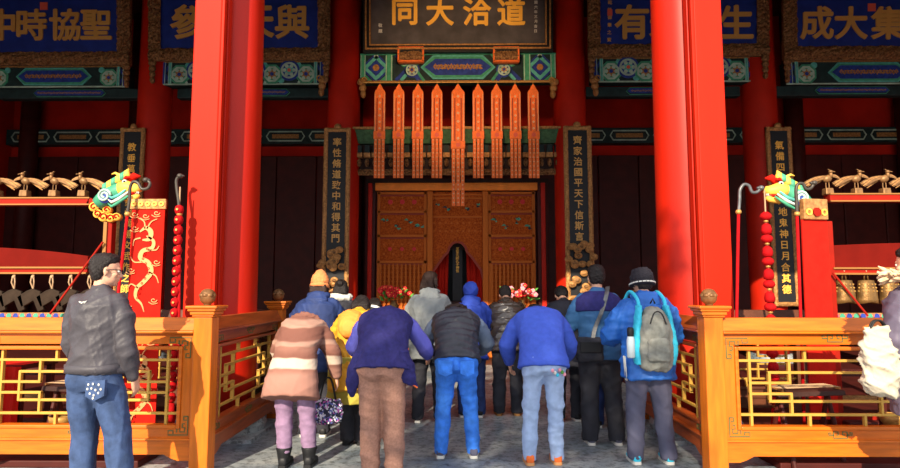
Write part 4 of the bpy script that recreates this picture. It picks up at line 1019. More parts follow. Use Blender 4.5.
def folds(amp, seed, freq=1.0, axis=(0, 0, 1), quilt=0, qpitch=.07):
    rs = np.random.RandomState(seed); D = rs.normal(size=(7, 3)) * np.array([1, .7, 1.0]); D /= np.linalg.norm(D, axis=1)[:, None]
    ph = rs.uniform(0, 6.28, 7); fr = np.array([11, 17, 23, 31, 14, 40, 27]) * freq; ax = np.array(axis, float)
    def f(co):
        w = np.sin(co @ D[0] * 9 + ph[0]) * .9 + np.sin(co @ D[1] * 6 + ph[1]) * 1.2
        d = np.zeros(len(co))
        for k in range(2, 7): d += (1 - np.abs(np.sin(co @ D[k] * fr[k] * .6 + w + ph[k]))) ** 2.5 * (1.2 if k < 5 else .6)
        w2 = np.sin(co @ D[3] * 15 + ph[4]) * 1.1 + w
        for k in range(2, 5): d += .45 * (1 - np.abs(np.sin(co @ D[k - 1] * fr[k] * 1.3 + w2 + ph[k]))) ** 3
        d = (d - 1.25) * amp * .62
        if quilt: d = d + quilt * (np.abs(np.sin(PI * (co @ ax) / qpitch + .35 * w)) ** .6 - .6)
        return d
    return f
def hand(b, wrist, d, n, s, k, curl=.45, r=1.0):
    "palm and five fingers; d along the hand, n palm side, s towards the thumb"
    d, n = d.normalized(), n.normalized(); s = s.normalized()
    rg = [ring(wrist + d * t * k, s, n, w * k, h * k, 12, 2.6) for t, w, h in ((-.02, .026, .020), (.02, .032, .018), (.06, .041, .016), (.092, .041, .014), (.10, .034, .010))]
    b.rings(rg)
    for i, (off, l) in enumerate(((.030, .070), (.010, .080), (-.011, .074), (-.031, .058))):
        p = wrist + d * .088 * k + s * off * k; dd = d; pts = [p]; 
        for q in range(3):
            dd = (Matrix.Rotation(-curl * (1 + .15 * i), 3, s.cross(Vector((0,0,0)) + s) if False else s) @ dd) if False else (dd * math.cos(curl) + n * math.sin(curl)).normalized() if q == 0 else (dd * math.cos(curl) + (n - dd * n.dot(dd)).normalized() * math.sin(curl)).normalized()
            p = p + dd * l * k * (.42, .33, .25)[q]; pts.append(p)
        limb(b, pts, [.0095 * r, .0092 * r, .0085 * r, .007 * r], n=8)
    p = wrist + d * .025 * k + s * .028 * k
    limb(b, [p, p + (d * .6 + s * .75 + n * .2).normalized() * .036 * k, p + (d * .6 + s * .75 + n * .2).normalized() * .036 * k + (d * .9 + s * .2 + n * .35).normalized() * .03 * k, p + (d * .6 + s * .75 + n * .2).normalized() * .036 * k + (d * .9 + s * .15 + n * .45).normalized() * .055 * k], [.014, .0115, .010, .008], n=8)

class Person: pass
def make_person(label, X, Y, H=1.68, lean=0.0, yaw=0.0, turn=0.0, nod=0.0, bulk=1.0, legs=((-.10, 0), (.10, 0)), arms=None,
                trouser='', jacket='', hair='hair_black', hair_style='short', shoe='black', shoe_sole='white_paint', legw=1.0,
                hem=-.10, flare=1.0, jr=.028, quilt=0, qp=.07, foldamp=.012, skirt=None, collar=True, group=None, hood=None, sleeve=None,
                cuff=True, jacket_label=None, seed=1, hand_r=1.0, hipback=None, voxel=.012, vest=False, hemdrop=0.0, bvox=.010, tend=.035, headhide=False, sleevew=1.0):
    k = H / 1.70; P = Person(); P.k = k; P.lean = lean
    t_obj = None
    a1, a2, a3 = lean * .55, lean * .95, lean * 1.08
    dr = lambda a: V3(0, math.sin(a), math.cos(a)); fr = lambda a: V3(0, math.cos(a), -math.sin(a)); rx = V3(1, 0, 0)
    hb = -.16 * math.sin(lean) if hipback is None else hipback
    P0 = V3(0, hb, .90) * k; P1 = P0 + dr(a1) * .17 * k; P2 = P1 + dr(a2) * .19 * k; P3 = P2 + dr(a3) * .20 * k
    P.sp = (P0, P1, P2, P3); P.fr3 = fr(a3); P.dr3 = dr(a3); P.a = (a1, a2, a3)
    sh = [P3 - dr(a3) * .085 * k + rx * s * .165 * k * (.5 + .5 * bulk) for s in (-1, 1)]
    if arms is None: arms = (((-.07, -.02, -.28), (-.01, .07, -.25)), ((.07, -.02, -.28), (.01, .07, -.25)))
    el = [sh[i] + Vector(arms[i][0]) * k for i in (0, 1)]; wr = [el[i] + Vector(arms[i][1]) * k for i in (0, 1)]
    P.sh, P.el, P.wr = sh, el, wr
    hipz = .88 * k
    LG = []
    for i, s in enumerate((-1, 1)):
        fx, fy = legs[i]; hip = V3(s * .085 * k, hb, hipz); ank = V3(fx, fy, .085 * k); kn = hip.lerp(ank, .50) + V3(s * .005, .02 * k, 0)
        LG.append((hip, kn, ank))
    # head frame
    hn = lean * 1.02 + nod; Rh = Matrix.Rotation(-turn, 3, 'Z') ; Rh = Matrix.Rotation(-hn, 3, 'X') @ Rh
    nk = P3 + (dr(a3) * .5 + (Rh @ V3(0, 0, 1)) * .5).normalized() * .050 * k
    HCn = nk + Rh @ V3(0, .018, .098) * k; P.head = HCn; P.Rh = Rh
    hk = k * .97
    def hp(x, y, z): return HCn + Rh @ V3(x, y, z) * hk
    # ---- body: one continuous surface
    b = MB(); q = bulk
    secs = [(P0 - dr(a1) * .10 * k, .13, .095, a1), (P0 - dr(a1) * .02 * k, .165, .115, a1), (P0 + dr(a1) * .06 * k, .155, .11, a1), (P1, .135, .10, a1), (P1.lerp(P2, .5), .145, .105, a2), (P2, .160, .115, a2),
            (P2.lerp(P3, .5), .168, .110, a3), (P3 - dr(a3) * .05 * k, .160, .085, a3), (P3 - dr(a3) * .01 * k, .11, .065, a3), (P3 + dr(a3) * .02 * k, .06, .055, a3)]
    b.rings([ring(c, rx, fr(a), w * k * q, h * k * q) for c, w, h, a in secs])
    limb(b, [P3 - dr(a3) * .03 * k, nk], [.058 * k, .052 * k]); limb(b, [nk, hp(0, -.01, -.03)], [.052 * k, .055 * k])
    for i, (h_, kn, an) in enumerate(LG):
        limb(b, [h_, h_.lerp(kn, .5), kn, kn.lerp(an, .35), an], [.088 * k, .076 * k, .056 * k, .055 * k, .036 * k])
        limb(b, [an + V3(0, -.03, -.03), an + V3(0, .06, -.05), an + V3(0, .14, -.06)], [.035, .035, .022])
    for i, s in enumerate((-1, 1)):
        limb(b, [sh[i] - rx * s * .03 * k, sh[i].lerp(el[i], .4), el[i], el[i].lerp(wr[i], .4), wr[i]], [.055 * k, .047 * k, .040 * k, .038 * k, .026 * k])
        d = (wr[i] - el[i]).normalized(); n_ = (-rx * s); n_ = (n_ - d * n_.dot(d)).normalized(); st = n_.cross(d) * (1 if s > 0 else -1)
        if st.y < 0: st = -st
        hand(b, wr[i] + d * .01, d, n_, st, k, .35, hand_r)
    # head with face
    b.ell(hp(0, -.008, .035), (.076 * hk, .096 * hk, .088 * hk), n=24, k=16, rot=Rh); b.ell(hp(0, .022, -.045), (.058 * hk, .066 * hk, .062 * hk), n=20, k=12, rot=Rh)
    b.ell(hp(0, .058, -.088), (.026 * hk, .024 * hk, .020 * hk), rot=Rh); b.ell(hp(0, .078, .022), (.050 * hk, .018 * hk, .013 * hk), rot=Rh)
    limb(b, [hp(0, .086, .012), hp(0, .100, -.012), hp(0, .106, -.024)], [.008, .010, .012], n=8); b.ell(hp(0, .092, -.028), (.018 * hk, .012 * hk, .009 * hk), rot=Rh)
    b.ell(hp(0, .084, -.052), (.022 * hk, .012 * hk, .006 * hk), rot=Rh); b.ell(hp(0, .082, -.063), (.018 * hk, .012 * hk, .007 * hk), rot=Rh)
    for s in (-1, 1):
        b.ell(hp(s * .045, .055, -.022), (.022 * hk, .022 * hk, .02 * hk), rot=Rh)
        b.ell(hp(s * .079, -.008, -.012), (.011 * hk, .019 * hk, .032 * hk), rot=Rh @ Matrix.Rotation(s * .3, 3, 'Z'))
    me = organic(b, bvox, 2, None, 'skin', .45)
    o = obj('person', me, None, loc=(X, Y, 0), rot=(0, 0, yaw), label=label, cat='person', group=group); P.o = o
    def child(nm, b_or_me, smooth=True, parent=o, **kw):
        if isinstance(b_or_me, MB): return b_or_me.build(nm, parent, smooth=smooth, **kw)
        return obj(nm, b_or_me, parent, **kw)
    P.child = child
    for s in (-1, 1):
        b = MB(); b.ell(hp(s * .030, .078, .004), (.013 * hk, .012 * hk, .010 * hk), 'white_paint', 12, 8, Rh); b.ell(hp(s * .030, .088, .004), (.006 * hk, .004 * hk, .006 * hk), 'black', 8, 6, Rh); child('eye', b)
    # ---- hair
    b = MB()
    if hair_style in ('short', 'long', 'bob', 'bun'):
        st = [(.137, -.005, .025, .03), (.125, -.008, .058, .070), (.10, -.010, .080, .095), (.07, -.020, .087, .100), (.045, -.032, .088, .086), (.015, -.046, .086, .068), (-.02, -.052, .082, .054), (-.05, -.052, .070, .042), (-.075, -.050, .052, .030)]
        b.rings([ring(hp(0, cy, z), Rh @ rx, Rh @ V3(0, 1, 0), w * hk, h * hk, 24, 2.1) for z, cy, w, h in st[::-1]])
        if hair_style != 'short':
            ln = {'bob': .10, 'bun': .03, 'long': .26}[hair_style]
            for s in (-.05, -.025, 0, .025, .05):
                base = hp(s, -.07, .0); limb(b, [base, base + (Rh @ V3(s * .3, -.012, -.08)) * hk, base + (Rh @ V3(s * .4, -.0, -.08)) * hk + V3(0, 0, -ln)], [.04, .036, .022], n=10)
            for s in (-1, 1): base = hp(s * .082, -.01, .02); limb(b, [base, base + (Rh @ V3(0, 0, -.06)) * hk, base + (Rh @ V3(0, 0, -.06)) * hk + V3(0, 0, -ln * .8)], [.028, .026, .014], n=10)
        if hair_style == 'bun': b.ell(hp(0, -.11, .05), (.045, .045, .045), rot=Rh)
        rs_ = folds(.0045, seed + 9, 7)
        child('hair', organic(b, .008, 2, rs_, hair))
    # ---- trousers
    if trouser:
        b = MB(); tr = .020
        b.rings([ring(P0 - dr(a1) * u * k, rx, fr(a1), (w + tr) * k * q, (h + tr) * k * q) for u, w, h in ((.12, .11, .085), (.06, .155, .108), (.0, .165, .115), (-.07, .15, .108), (-.12, .138, .1))])
        for s in (-1, 1): b.ell(P0 + rx * s * .07 * k - fr(a1) * .055 * k - dr(a1) * .03 * k, (.088 * k * q, .085 * k * q, .10 * k * q), n=16, k=10)
        for h_, kn, an in LG:
            end = V3(an.x, an.y - .005, tend)
            L = [h_ + V3(0, 0, -.02), h_.lerp(kn, .35), kn, kn.lerp(end, .4), kn.lerp(end, .8), end]
            R_ = [.102 * k * q, .098 * k * legw, .078 * k * legw, .076 * k * legw, .070 * k * legw, .068 * k * legw]
            b.tube(sum([[L[i].lerp(L[i + 1], j / 3) for j in range(3)] for i in range(5)], []) + [L[-1]], sum([[R_[i] + (R_[i + 1] - R_[i]) * j / 3 for j in range(3)] for i in range(5)], []) + [R_[-1]], n=16)
        P.trousers = child('trousers', organic(b, voxel, 3, folds(.009, seed + 3, 1.0), trouser))
    # ---- shoes
    for i, (h_, kn, an) in enumerate(LG):
        b = MB(); c = V3(an.x, an.y, 0); L = .27 * k
        rg = [ring(c + V3(0, y * L, z), rx, V3(0, 0, 1), w, h, 14, 2.6) for y, z, w, h in ((-.27, .05, .022, .022), (-.24, .056, .034, .038), (-.10, .062, .040, .046), (.10, .062, .043, .044), (.30, .048, .047, .030), (.50, .042, .046, .022), (.64, .036, .034, .016), (.70, .034, .016, .010))]
        b.rings(rg, shoe); b.tube([c + V3(0, -.02, .06), c + V3(0, -.02, .10)], [.042, .040], shoe, 14)
        s_o = child('shoe', b)
        b = MB(); pts = [(-.27, .026), (-.20, .037), (.05, .040), (.30, .048), (.50, .048), (.65, .036), (.71, .014)]
        out = [(c.x + w, c.y + y * L) for y, w in pts] + [(c.x - w, c.y + y * L) for y, w in pts[::-1]]
        n = len(out); b.add([(x, y, .002) for x, y in out] + [(x, y, .028) for x, y in out], [tuple(range(n))[::-1], tuple(range(n, 2 * n))] + [(j, (j + 1) % n, (j + 1) % n + n, j + n) for j in range(n)], shoe_sole)
        child('sole', b, False, parent=s_o)
    # ---- jacket
    if jacket:
        b = MB(); g = jr
        hemc = P0 + dr(a1) * (hem) * k
        sec = []
        nh = max(1, int(abs(hem) / .07))
        if hem < -.02:
            for u in range(nh, 0, -1):
                f = u / nh; c = P0 + dr(a1) * hem * f * k * (1 - .6 * math.sin(a1)) + V3(0, 0, -hemdrop * f * k)
                sec.append((c, (.165 + g) * (1 + (flare - 1) * f), (.118 + g) * (1 + (flare - 1) * f), a1 * (1 - .4 * f)))
        sec += [(P0, .166 + g, .118 + g, a1), (P0 + dr(a1) * .08 * k, .155 + g, .112 + g, a1), (P1, .142 + g * 1.1, .108 + g, a1), (P1.lerp(P2, .5), .152 + g, .112 + g, a2), (P2, .166 + g, .120 + g, a2),
                (P2.lerp(P3, .5), .172 + g, .116 + g, a3), (P3 - dr(a3) * .06 * k, .158 + g * .6, .098 + g * .6, a3), (P3 - dr(a3) * .01 * k, .11 + g * .3, .076 + g * .4, a3), (P3 + dr(a3) * .025 * k, .066, .062, a3)]
        if collar: sec += [(P3 + dr(a3) * .05 * k, .064, .062, a3)]
        b.rings([ring(c, rx, fr(a), w * k * q, h * k * q, 24, 2.1) for c, w, h, a in sec])
        arm_b = b if not sleeve else MB()
        for i, s in enumerate((-1, 1)):
            e = wr[i] - (wr[i] - el[i]).normalized() * .005; sw = sleevew
            L = [sh[i] - rx * s * .035 * k, sh[i].lerp(el[i], .35), el[i], el[i].lerp(e, .5), e]; R_ = [(.062 + g * .7) * k, (.054 + g * .7) * k * sw, (.048 + g * .7) * k * sw, (.044 + g * .6) * k * sw, (.036 + g * .35) * k * sw]
            limb(arm_b, L, R_, n=16)
        P.jacket = child('jacket', organic(b, voxel, 4, folds(foldamp, seed, 1.0, dr(a2), quilt, qp), jacket), label=jacket_label)
        if sleeve: P.sleeves = child('sleeves', organic(arm_b, voxel, 4, folds(foldamp * .8, seed + 1, 1.4), sleeve))
    if hood:
        b = MB(); c = P3 - fr(a3) * .085 * k + dr(a3) * .0 * k
        pts = []
        for i in range(13):
            a = PI * (i / 12) ; pts.append(P3 + rx * math.cos(a) * .105 * k - fr(a3) * (math.sin(a) * .085) * k + dr(a3) * (.03 - .02 * math.sin(a)) * k)
        b.tube(pts, [.022 + .03 * math.sin(PI * i / 12) for i in range(13)], n=12)
        b.ell(P3 - fr(a3) * .10 * k - dr(a3) * .05 * k, (.125 * k, .055 * k, .105 * k), n=20, k=12, rot=Matrix.Rotation(-a3 - .25, 3, 'X'))
        P.hood = child('hood', organic(b, .010, 3, folds(.010, seed + 5, 1.5), hood))
    return P
def wpos(P, v): return P.o.matrix_basis @ Vector(v) if False else (Matrix.Rotation(P.o.rotation_euler.z, 3, 'Z') @ Vector(v) + P.o.location)
def GX(px, pyfeet):
    "floor position whose feet are seen at this pixel"
    d = ray(px, pyfeet); t = -HC / d.z; return d.x * t, d.y * t
smat('windbreaker', (.055, .050, .058), rough=.5, var=.1, bump=.15, bscale=40)
smat('denim', (.036, .064, .145), rough=.8, var=.25, vscale=14, bump=.2, bscale=120)
smat('denim_bright', (.04, .19, .70), rough=.8, var=.22, vscale=12, bump=.2, bscale=120)
smat('denim_pale', (.36, .47, .68), rough=.8, var=.12, vscale=12, bump=.2, bscale=120)
smat('purple', (.25, .155, .25), rough=.85, var=.12, vscale=20)
smat('tan', (.33, .17, .12), rough=.85, var=.12, vscale=60, detail=2)
smat('slate', (.085, .085, .13), rough=.85, var=.12)
smat('dark', (.028, .028, .036), rough=.8, var=.2)
smat('navy', (.018, .035, .12), rough=.7, var=.2)
smat('navy_purple', (.022, .020, .11), rough=.9, var=.15, vscale=30)
smat('sleeve_blue', (.10, .10, .42), rough=.9, var=.1)
smat('hoodie', (.22, .235, .23), rough=.9, var=.06)
smat('puffer_black', (.035, .036, .046), rough=.40, var=.15)
smat('puffer_brown', (.06, .045, .036), spec=.6, rough=.24, var=.2)
smat('royal', (.03, .07, .42), rough=.7, var=.12)
smat('sweater', (.05, .10, .50), rough=.85, var=.07, vscale=25, bump=.3, bscale=160)
smat('teal_blue', (.035, .12, .27), rough=.6, var=.12)
smat('blue_jacket', (.025, .13, .46), rough=.5, var=.15)
smat('grey_blue', (.13, .17, .24), rough=.8, var=.1)
smat('yellow', (.62, .30, .02), rough=.7, var=.12)
smat('olive', (.42, .34, .05), rough=.8, var=.1)
smat('orange', (.85, .26, .04), rough=.7, var=.1)
smat('knit_orange', (.80, .27, .09), rough=.95, var=.1, vscale=40, bump=.8, bscale=60, stretch=(3, 3, .4))
smat('knit_black', (.020, .018, .024), rough=.95, bump=.4, bscale=120)
smat('pack_grey', (.20, .20, .17), rough=.7, var=.25, vscale=14)
smat('pack_cyan', (.04, .50, .68), rough=.6)
smat('parka', (.11, .09, .13), rough=.5, var=.1)
smat('fur', (.66, .46, .28), rough=.95, var=.25, vscale=30)
smat('white_bag', (.46, .41, .31), rough=.5, var=.06)
smat('fleece', (.34, .15, .11), rough=.95)
def striped():
    m = M['c_fleece']; nt = m.node_tree; b = nt.nodes['Principled BSDF']
    tc = nt.nodes.new('ShaderNodeTexCoord'); sp = nt.nodes.new('ShaderNodeSeparateXYZ'); nt.links.new(tc.outputs['Object'], sp.inputs[0])
    r = nt.nodes.new('ShaderNodeValToRGB'); mr = nt.nodes.new('ShaderNodeMapRange'); mr.inputs[1].default_value = .60; mr.inputs[2].default_value = 1.40
    nz = nt.nodes.new('ShaderNodeTexNoise'); nz.inputs['Scale'].default_value = 3; nt.links.new(tc.outputs['Object'], nz.inputs[0])
    ma = nt.nodes.new('ShaderNodeMath'); ma.operation = 'MULTIPLY_ADD'; ma.inputs[1].default_value = .10; nt.links.new(nz.outputs[0], ma.inputs[0]); nt.links.new(sp.outputs[2], ma.inputs[2])
    nt.links.new(ma.outputs[0], mr.inputs[0]); nt.links.new(mr.outputs[0], r.inputs[0]); r.color_ramp.interpolation = 'EASE'
    cr = r.color_ramp; A = (.24, .11, .08, 1); B = (.33, .19, .14, 1); W = (.52, .40, .31, 1); Dk = (.17, .07, .05, 1)
    cr.elements[0].position = 0; cr.elements[0].color = A; cr.elements[1].position = 1; cr.elements[1].color = A
    for p, c in ((.30, (.32, .16, .12, 1)), (.36, A), (.38, W), (.46, W), (.48, Dk), (.58, A), (.60, B), (.63, B), (.66, Dk), (.78, Dk), (.80, B), (.85, B), (.88, Dk)):
        e = cr.elements.new(p); e.color = c
    nt.links.new(r.outputs[0], b.inputs['Base Color'])
striped()
ARMS_PRAY = (((-.12, .10, -.24), (.10, .20, -.05)), ((.12, .10, -.24), (-.10, .20, -.05)))       # hands joined in front
ARMS_FRONT = (((-.09, .02, -.27), (.05, .22, .02)), ((.09, .02, -.27), (-.05, .22, .02)))

# --- man in jeans, outside the left rail
P = make_person('man in dark grey windbreaker and blue jeans standing before the left front rail', *GX(88, 507), H=1.73, bvox=.0085, yaw=math.radians(-4), turn=math.radians(52), nod=.08, bulk=.98,
    legs=((-.06, .02), (.27, -.02)), trouser='c_denim', jacket='c_windbreaker', hem=0, flare=1.02, jr=.032, foldamp=.013, legw=1.10, lean=.04,
    arms=(((-.06, .03, -.28), (.03, .14, -.20)), ((.050, -.01, -.28), (.01, .09, -.23))), seed=11, voxel=.010, hand_r=1.0)
k = P.k; k0 = P.sp[0]
b = MB(); b.rings([ring(k0 + V3(0, 0, z * k), V3(1, 0, 0), V3(0, 1, 0), .192 * k, .150 * k, 28, 2.3) for z in (.01, .065)], 'c_windbreaker'); P.child('waistband', b)
hp = lambda x, y, z: P.head + P.Rh @ V3(x, y, z) * k
g = MB()
for s in (-1, 1):
    g.tube([hp(s * .033 + .022 * math.cos(a * .5), .100, .002 + .017 * math.sin(a * .5)) for a in range(13)], .002, 'black', 6); g.tube([hp(s * .055, .098, .006), hp(s * .078, .05, .008), hp(s * .088, -.01, .0)], .003, 'black', 6)
g.tube([hp(-.012, .102, .004), hp(.012, .102, .004)], .002, 'black', 6)
gl = P.child('glasses', g)
b = MB(); b.tube([V3(-.06, P.sp[3].y - .138, 1.395 * k), V3(-.035, P.sp[3].y - .142, 1.385 * k), V3(-.005, P.sp[3].y - .142, 1.40 * k), V3(-.03, P.sp[3].y - .142, 1.37 * k)], [.004, .008, .006, .003], 'white_paint', 6); P.child('logo', b)
# pocket with pale studs
for (x0_, z0_) in ((.115, .815),):
    pk = MB(); y_ = k0.y - .155
    pk.rings([[V3(x0_ + x, y_ + .03 * abs(x) * 3 + dy, z0_ + z) for x, z in ((-.07, .07), (.07, .075), (.068, -.03), (0, -.065), (-.066, -.035))] for dy in (-.006, .02)], 'c_denim'); P.pocket = P.child('pocket', pk, False)
    for (x, z) in ((-.045, .045), (-.01, .05), (.03, .045), (-.05, .015), (-.02, .02), (.01, .01), (.045, .015), (-.03, -.015), (.0, -.025), (.03, -.01), (-.005, -.045)):
        b = MB(); b.ell(V3(x0_ + x, y_ - .008 + .03 * abs(x) * 3, z0_ + z), (.0075, .004, .009), 'white_paint', 6, 4); P.child('stud', b, False, parent=P.pocket)

# --- brown coat
P = make_person('bowing person in brown striped fleece coat, mauve trousers and black boots', *GX(294, 467), H=1.60, lean=.98, nod=.95, bulk=1.0, legs=((-.085, 0), (.125, .02)),
    trouser='c_purple', jacket='c_fleece', hair_style='short', shoe='black', shoe_sole='black', tend=.13, hem=-.22, flare=1.22, jr=.05, foldamp=.010, legw=1.0, collar=False, hemdrop=.14,
    arms=(((-.10, .10, -.22), (.02, .16, -.16)), ((.13, -.02, -.24), (.02, .06, -.20))), seed=21, hipback=-.10)
for i in (0, 1):
    fx, fy = ((-.085, 0), (.125, .02))[i]
    b = MB(); b.lathe([(.048, .05), (.052, .08), (.058, .12), (.068, .16), (.064, .17)], (fx, fy - .01, 0), 'black', 20); P.child('boot_shaft', b)
b = MB()
for i in range(26):
    a = PI * 2 * i / 26; c = P.sp[3] + V3(math.cos(a) * .12, 0, 0) + P.fr3 * math.sin(a) * .09 + P.dr3 * .0; b.ell(c, (.045, .04, .04), n=8, k=6)
P.child('fur_collar', organic(b, .012, 2, folds(.012, 3, 5), 'c_fleece'))
wb = wpos(P, P.wr[1])
# patterned bag from the right hand
mat('bag_pattern', (.05, .05, .09), .6)
bagm = M['bag_pattern']; nt = bagm.node_tree; vr = nt.nodes.new('ShaderNodeTexVoronoi'); vr.inputs['Scale'].default_value = 62; tc = nt.nodes.new('ShaderNodeTexCoord'); nt.links.new(tc.outputs['Object'], vr.inputs['Vector'])
cr = nt.nodes.new('ShaderNodeValToRGB'); cr.color_ramp.interpolation = 'CONSTANT'; sx = nt.nodes.new('ShaderNodeSeparateColor'); nt.links.new(vr.outputs['Color'], sx.inputs[0]); nt.links.new(sx.outputs[0], cr.inputs[0])
els = cr.color_ramp.elements; els[0].color = (.03, .03, .06, 1); els[1].position = .35; els[1].color = (.10, .12, .35, 1)
for p, c in ((.52, (.65, .62, .70, 1)), (.70, (.50, .10, .40, 1)), (.82, (.02, .02, .03, 1)), (.90, (.75, .75, .80, 1))): els.new(p).color = c
nt.links.new(cr.outputs[0], nt.nodes['Principled BSDF'].inputs['Base Color'])
def squashy_bag(name, loc, dims, m, label, handle=None, cat='bag', seed=5, rz=0, amp=.012):
    w, d, h = dims; b = MB(); b.rings([ring(V3(0, 0, z * h), V3(1, 0, 0), V3(0, 1, 0), w / 2 * f, d / 2 * f2, 20, 2.6) for z, f, f2 in ((-.5, .55, .6), (-.46, .78, .9), (-.3, .96, 1), (0, 1, 1), (.25, .95, .75), (.42, .86, .4), (.5, .74, .2))])
    t = empty(name, loc, rz, label=label, cat=cat); obj('bag_body', organic(b, .010, 2, folds(amp, seed, 2), m), t)
    if handle:
        for s in (-1, 1): b = MB(); b.tube(S([(-w * .25, s * .01, h * .45), (-w * .1, s * .01, h * .45 + handle), (w * .1, s * .01, h * .45 + handle), (w * .25, s * .01, h * .45)], 6), .007, 'black', 6); b.build('handle', t, smooth=True)
    return t
p = at(327.5, 411, wb.y); squashy_bag('handbag', p, (.29, .15, .22), 'bag_pattern', 'small bag with purple, white and black pattern beside the mauve trousers', max(.06, wb.z - p.z - .14))

# --- orange knit hat, navy coat
x, y = GX(314, 436)
P = make_person('person in orange knit hat and navy coat, in front of the brown coat', x, y, H=1.66, lean=.28, nod=-.05, bulk=1.05, trouser='c_dark', jacket='c_navy', hem=-.25, jr=.045, hood='c_navy', arms=ARMS_PRAY, seed=31, flare=1.1, hair_style='bob', hair='hair_brown')
def hat(P, m, tall, name='hat', band=None, wide=1.0):
    b = MB(); Rh = P.Rh; k = P.k; c = P.head
    pr = [(-.005, .094, .108), (.02, .097, .112), (.05, .096, .110), (.09, .085, .098), (.12, .062, .073), (.12 + tall * .5, .045, .05), (.12 + tall, .018, .02)]
    b.rings([ring(c + Rh @ V3(0, -.012, z + .015) * k, Rh @ V3(1, 0, 0), Rh @ V3(0, 1, 0), w * k * wide, h * k * wide, 24, 2.1) for z, w, h in pr])
    h = P.child(name, organic(b, .008, 1, folds(.005, 4, 5), m))
    b = MB(); b.rings([ring(c + Rh @ V3(0, -.012, z + .005) * k, Rh @ V3(1, 0, 0), Rh @ V3(0, 1, 0), w * k * wide, w * 1.14 * k * wide, 28, 2.1) for z, w in ((-.035, .100), (-.03, .106), (.0, .107), (.008, .102))], m)
    P.child('brim', b, parent=h)
    if band:
        for i in range(22):
            a = 2 * PI * i / 22; b = MB(); b.box((0, 0, 0), (.027, .006, .011), band, rot=Rh @ Matrix.Rotation(a - PI / 2, 3, 'Z'))
            b.v = [tuple(Vector(v) + c + Rh @ V3(math.cos(a) * .108 * wide, -.012 + math.sin(a) * .122 * wide, -.010) * k) for v in b.v]; P.child('stripe', b, False, parent=h)
hat(P, 'c_knit_orange', .05)

# --- yellow coat, orange hood
P = make_person('bowing person in yellow and olive coat with black boots, beside the patterned bag', *GX(354, 444), H=1.60, lean=.75, nod=.25, bulk=1.02, trouser='c_dark', jacket='c_yellow', hem=-.40, hemdrop=.06, jr=.045, flare=1.12, arms=ARMS_PRAY, seed=41, hair_style='long', shoe='black', shoe_sole='black', legs=((-.07, 0), (.07, 0)))
b = MB(); c = P.sp[0]; b.rings([ring(c + V3(0, .0, z), V3(1, 0, 0), V3(0, 1, 0), w, w * .78, 22, 2.3) for z, w in ((-.42, .26), (-.2, .25), (.02, .235))]); P.child('skirt', organic(b, .012, 3, folds(.012, 44, 1.2), 'c_olive'))
b = MB(); c = P.sp[2] - P.fr3 * .20 * P.k - P.dr3 * .10; b.ell(c + V3(-.03, 0, -.02), (.13, .10, .17), n=20, k=12, rot=Matrix.Rotation(-P.a[2], 3, 'X')); tb_ = obj('backpack', organic(b, .010, 3, folds(.008, 45, 1.5), 'c_orange'), loc=P.o.location, label='orange backpack on the person in yellow coat', cat='backpack')
for s in (-1, 1):
    b = MB(); b.tube([P.sp[2] - P.fr3 * .17 + V3(s * .09, 0, -.10), P.sp[2] - P.fr3 * .20 + V3(s * .10, 0, .0), P.sp[3] + V3(s * .10, 0, .04)], .012, 'c_yellow', 6); b.build('strap', tb_, smooth=True)
# --- white scarf, further in
P = make_person('black-haired person with white scarf, deepest among the left group', X_(339, 7.6), 7.6, H=1.62, lean=.25, nod=.1, trouser='c_dark', jacket='c_dark', hem=-.3, jr=.04, arms=ARMS_PRAY, seed=51, hair_style='bun')
b = MB(); b.tube([P.sp[3] + V3(.12 * math.cos(a * .52), .10 * math.sin(a * .52), .03 + .012 * math.sin(a)) for a in range(13)], .045, n=12); P.child('scarf', organic(b, .010, 2, folds(.008, 5, 2), 'white_paint'))
P = make_person('bowing person with long black hair and white collar, ahead of the navy cardigan', X_(370, 7.0), 7.0, H=1.62, lean=.85, nod=.35, trouser='c_dark', jacket='c_dark', hem=-.15, jr=.04, arms=ARMS_PRAY, seed=52, hair_style='long')
b = MB(); b.tube([P.sp[3] - P.dr3 * .02 + V3(.10 * math.cos(a * .52), 0, 0) + P.fr3 * .08 * math.sin(a * .52) for a in range(13)], .035, n=10); P.child('collar', organic(b, .010, 2, None, 'white_paint'))

# --- navy cardigan, tan trousers
P = make_person('bowing woman in navy cardigan with blue sleeves and tan trousers', *GX(382, 473), H=1.66, lean=.82, nod=.95, bulk=1.20, trouser='c_tan', jacket='c_navy_purple', sleeve='c_sleeve_blue', hem=-.05, flare=1.08, jr=.035, foldamp=.010, legs=((-.095, 0), (.10, 0)), legw=1.18,
    arms=(((-.12, .08, -.24), (.06, .20, -.10)), ((.16, .06, -.23), (.02, .18, -.10))), seed=61, collar=False, shoe='black')
for s in (-1, 1):
    b = MB(); c = P.sp[0]
    pts = [c + V3(s * .17, .0, .14), c + V3(s * .195, .0, .0), c + V3(s * .225, .0, -.12), c + V3(s * (.235 if s < 0 else .29), .0, -.25 if s < 0 else -.17)]
    b.rings([ring(p_, V3(1, .0, 0), V3(0, 1, 0), w, d, 14) for p_, w, d in zip(pts, (.05, .075, .065, .02), (.09, .09, .07, .02))]); P.child('cardigan_flap', organic(b, .011, 2, folds(.010, 62 + s, 1.4), 'c_navy_purple'))
    if s > 0:
        for q in range(7):
            b = MB(); b.ell(pts[3] + V3(-.07 + q * .012, -.055 + q * .004, .055 - q * .008), (.009, .004, .007), 'pendant_orange', 6, 4); P.child('embroidery', b, False)

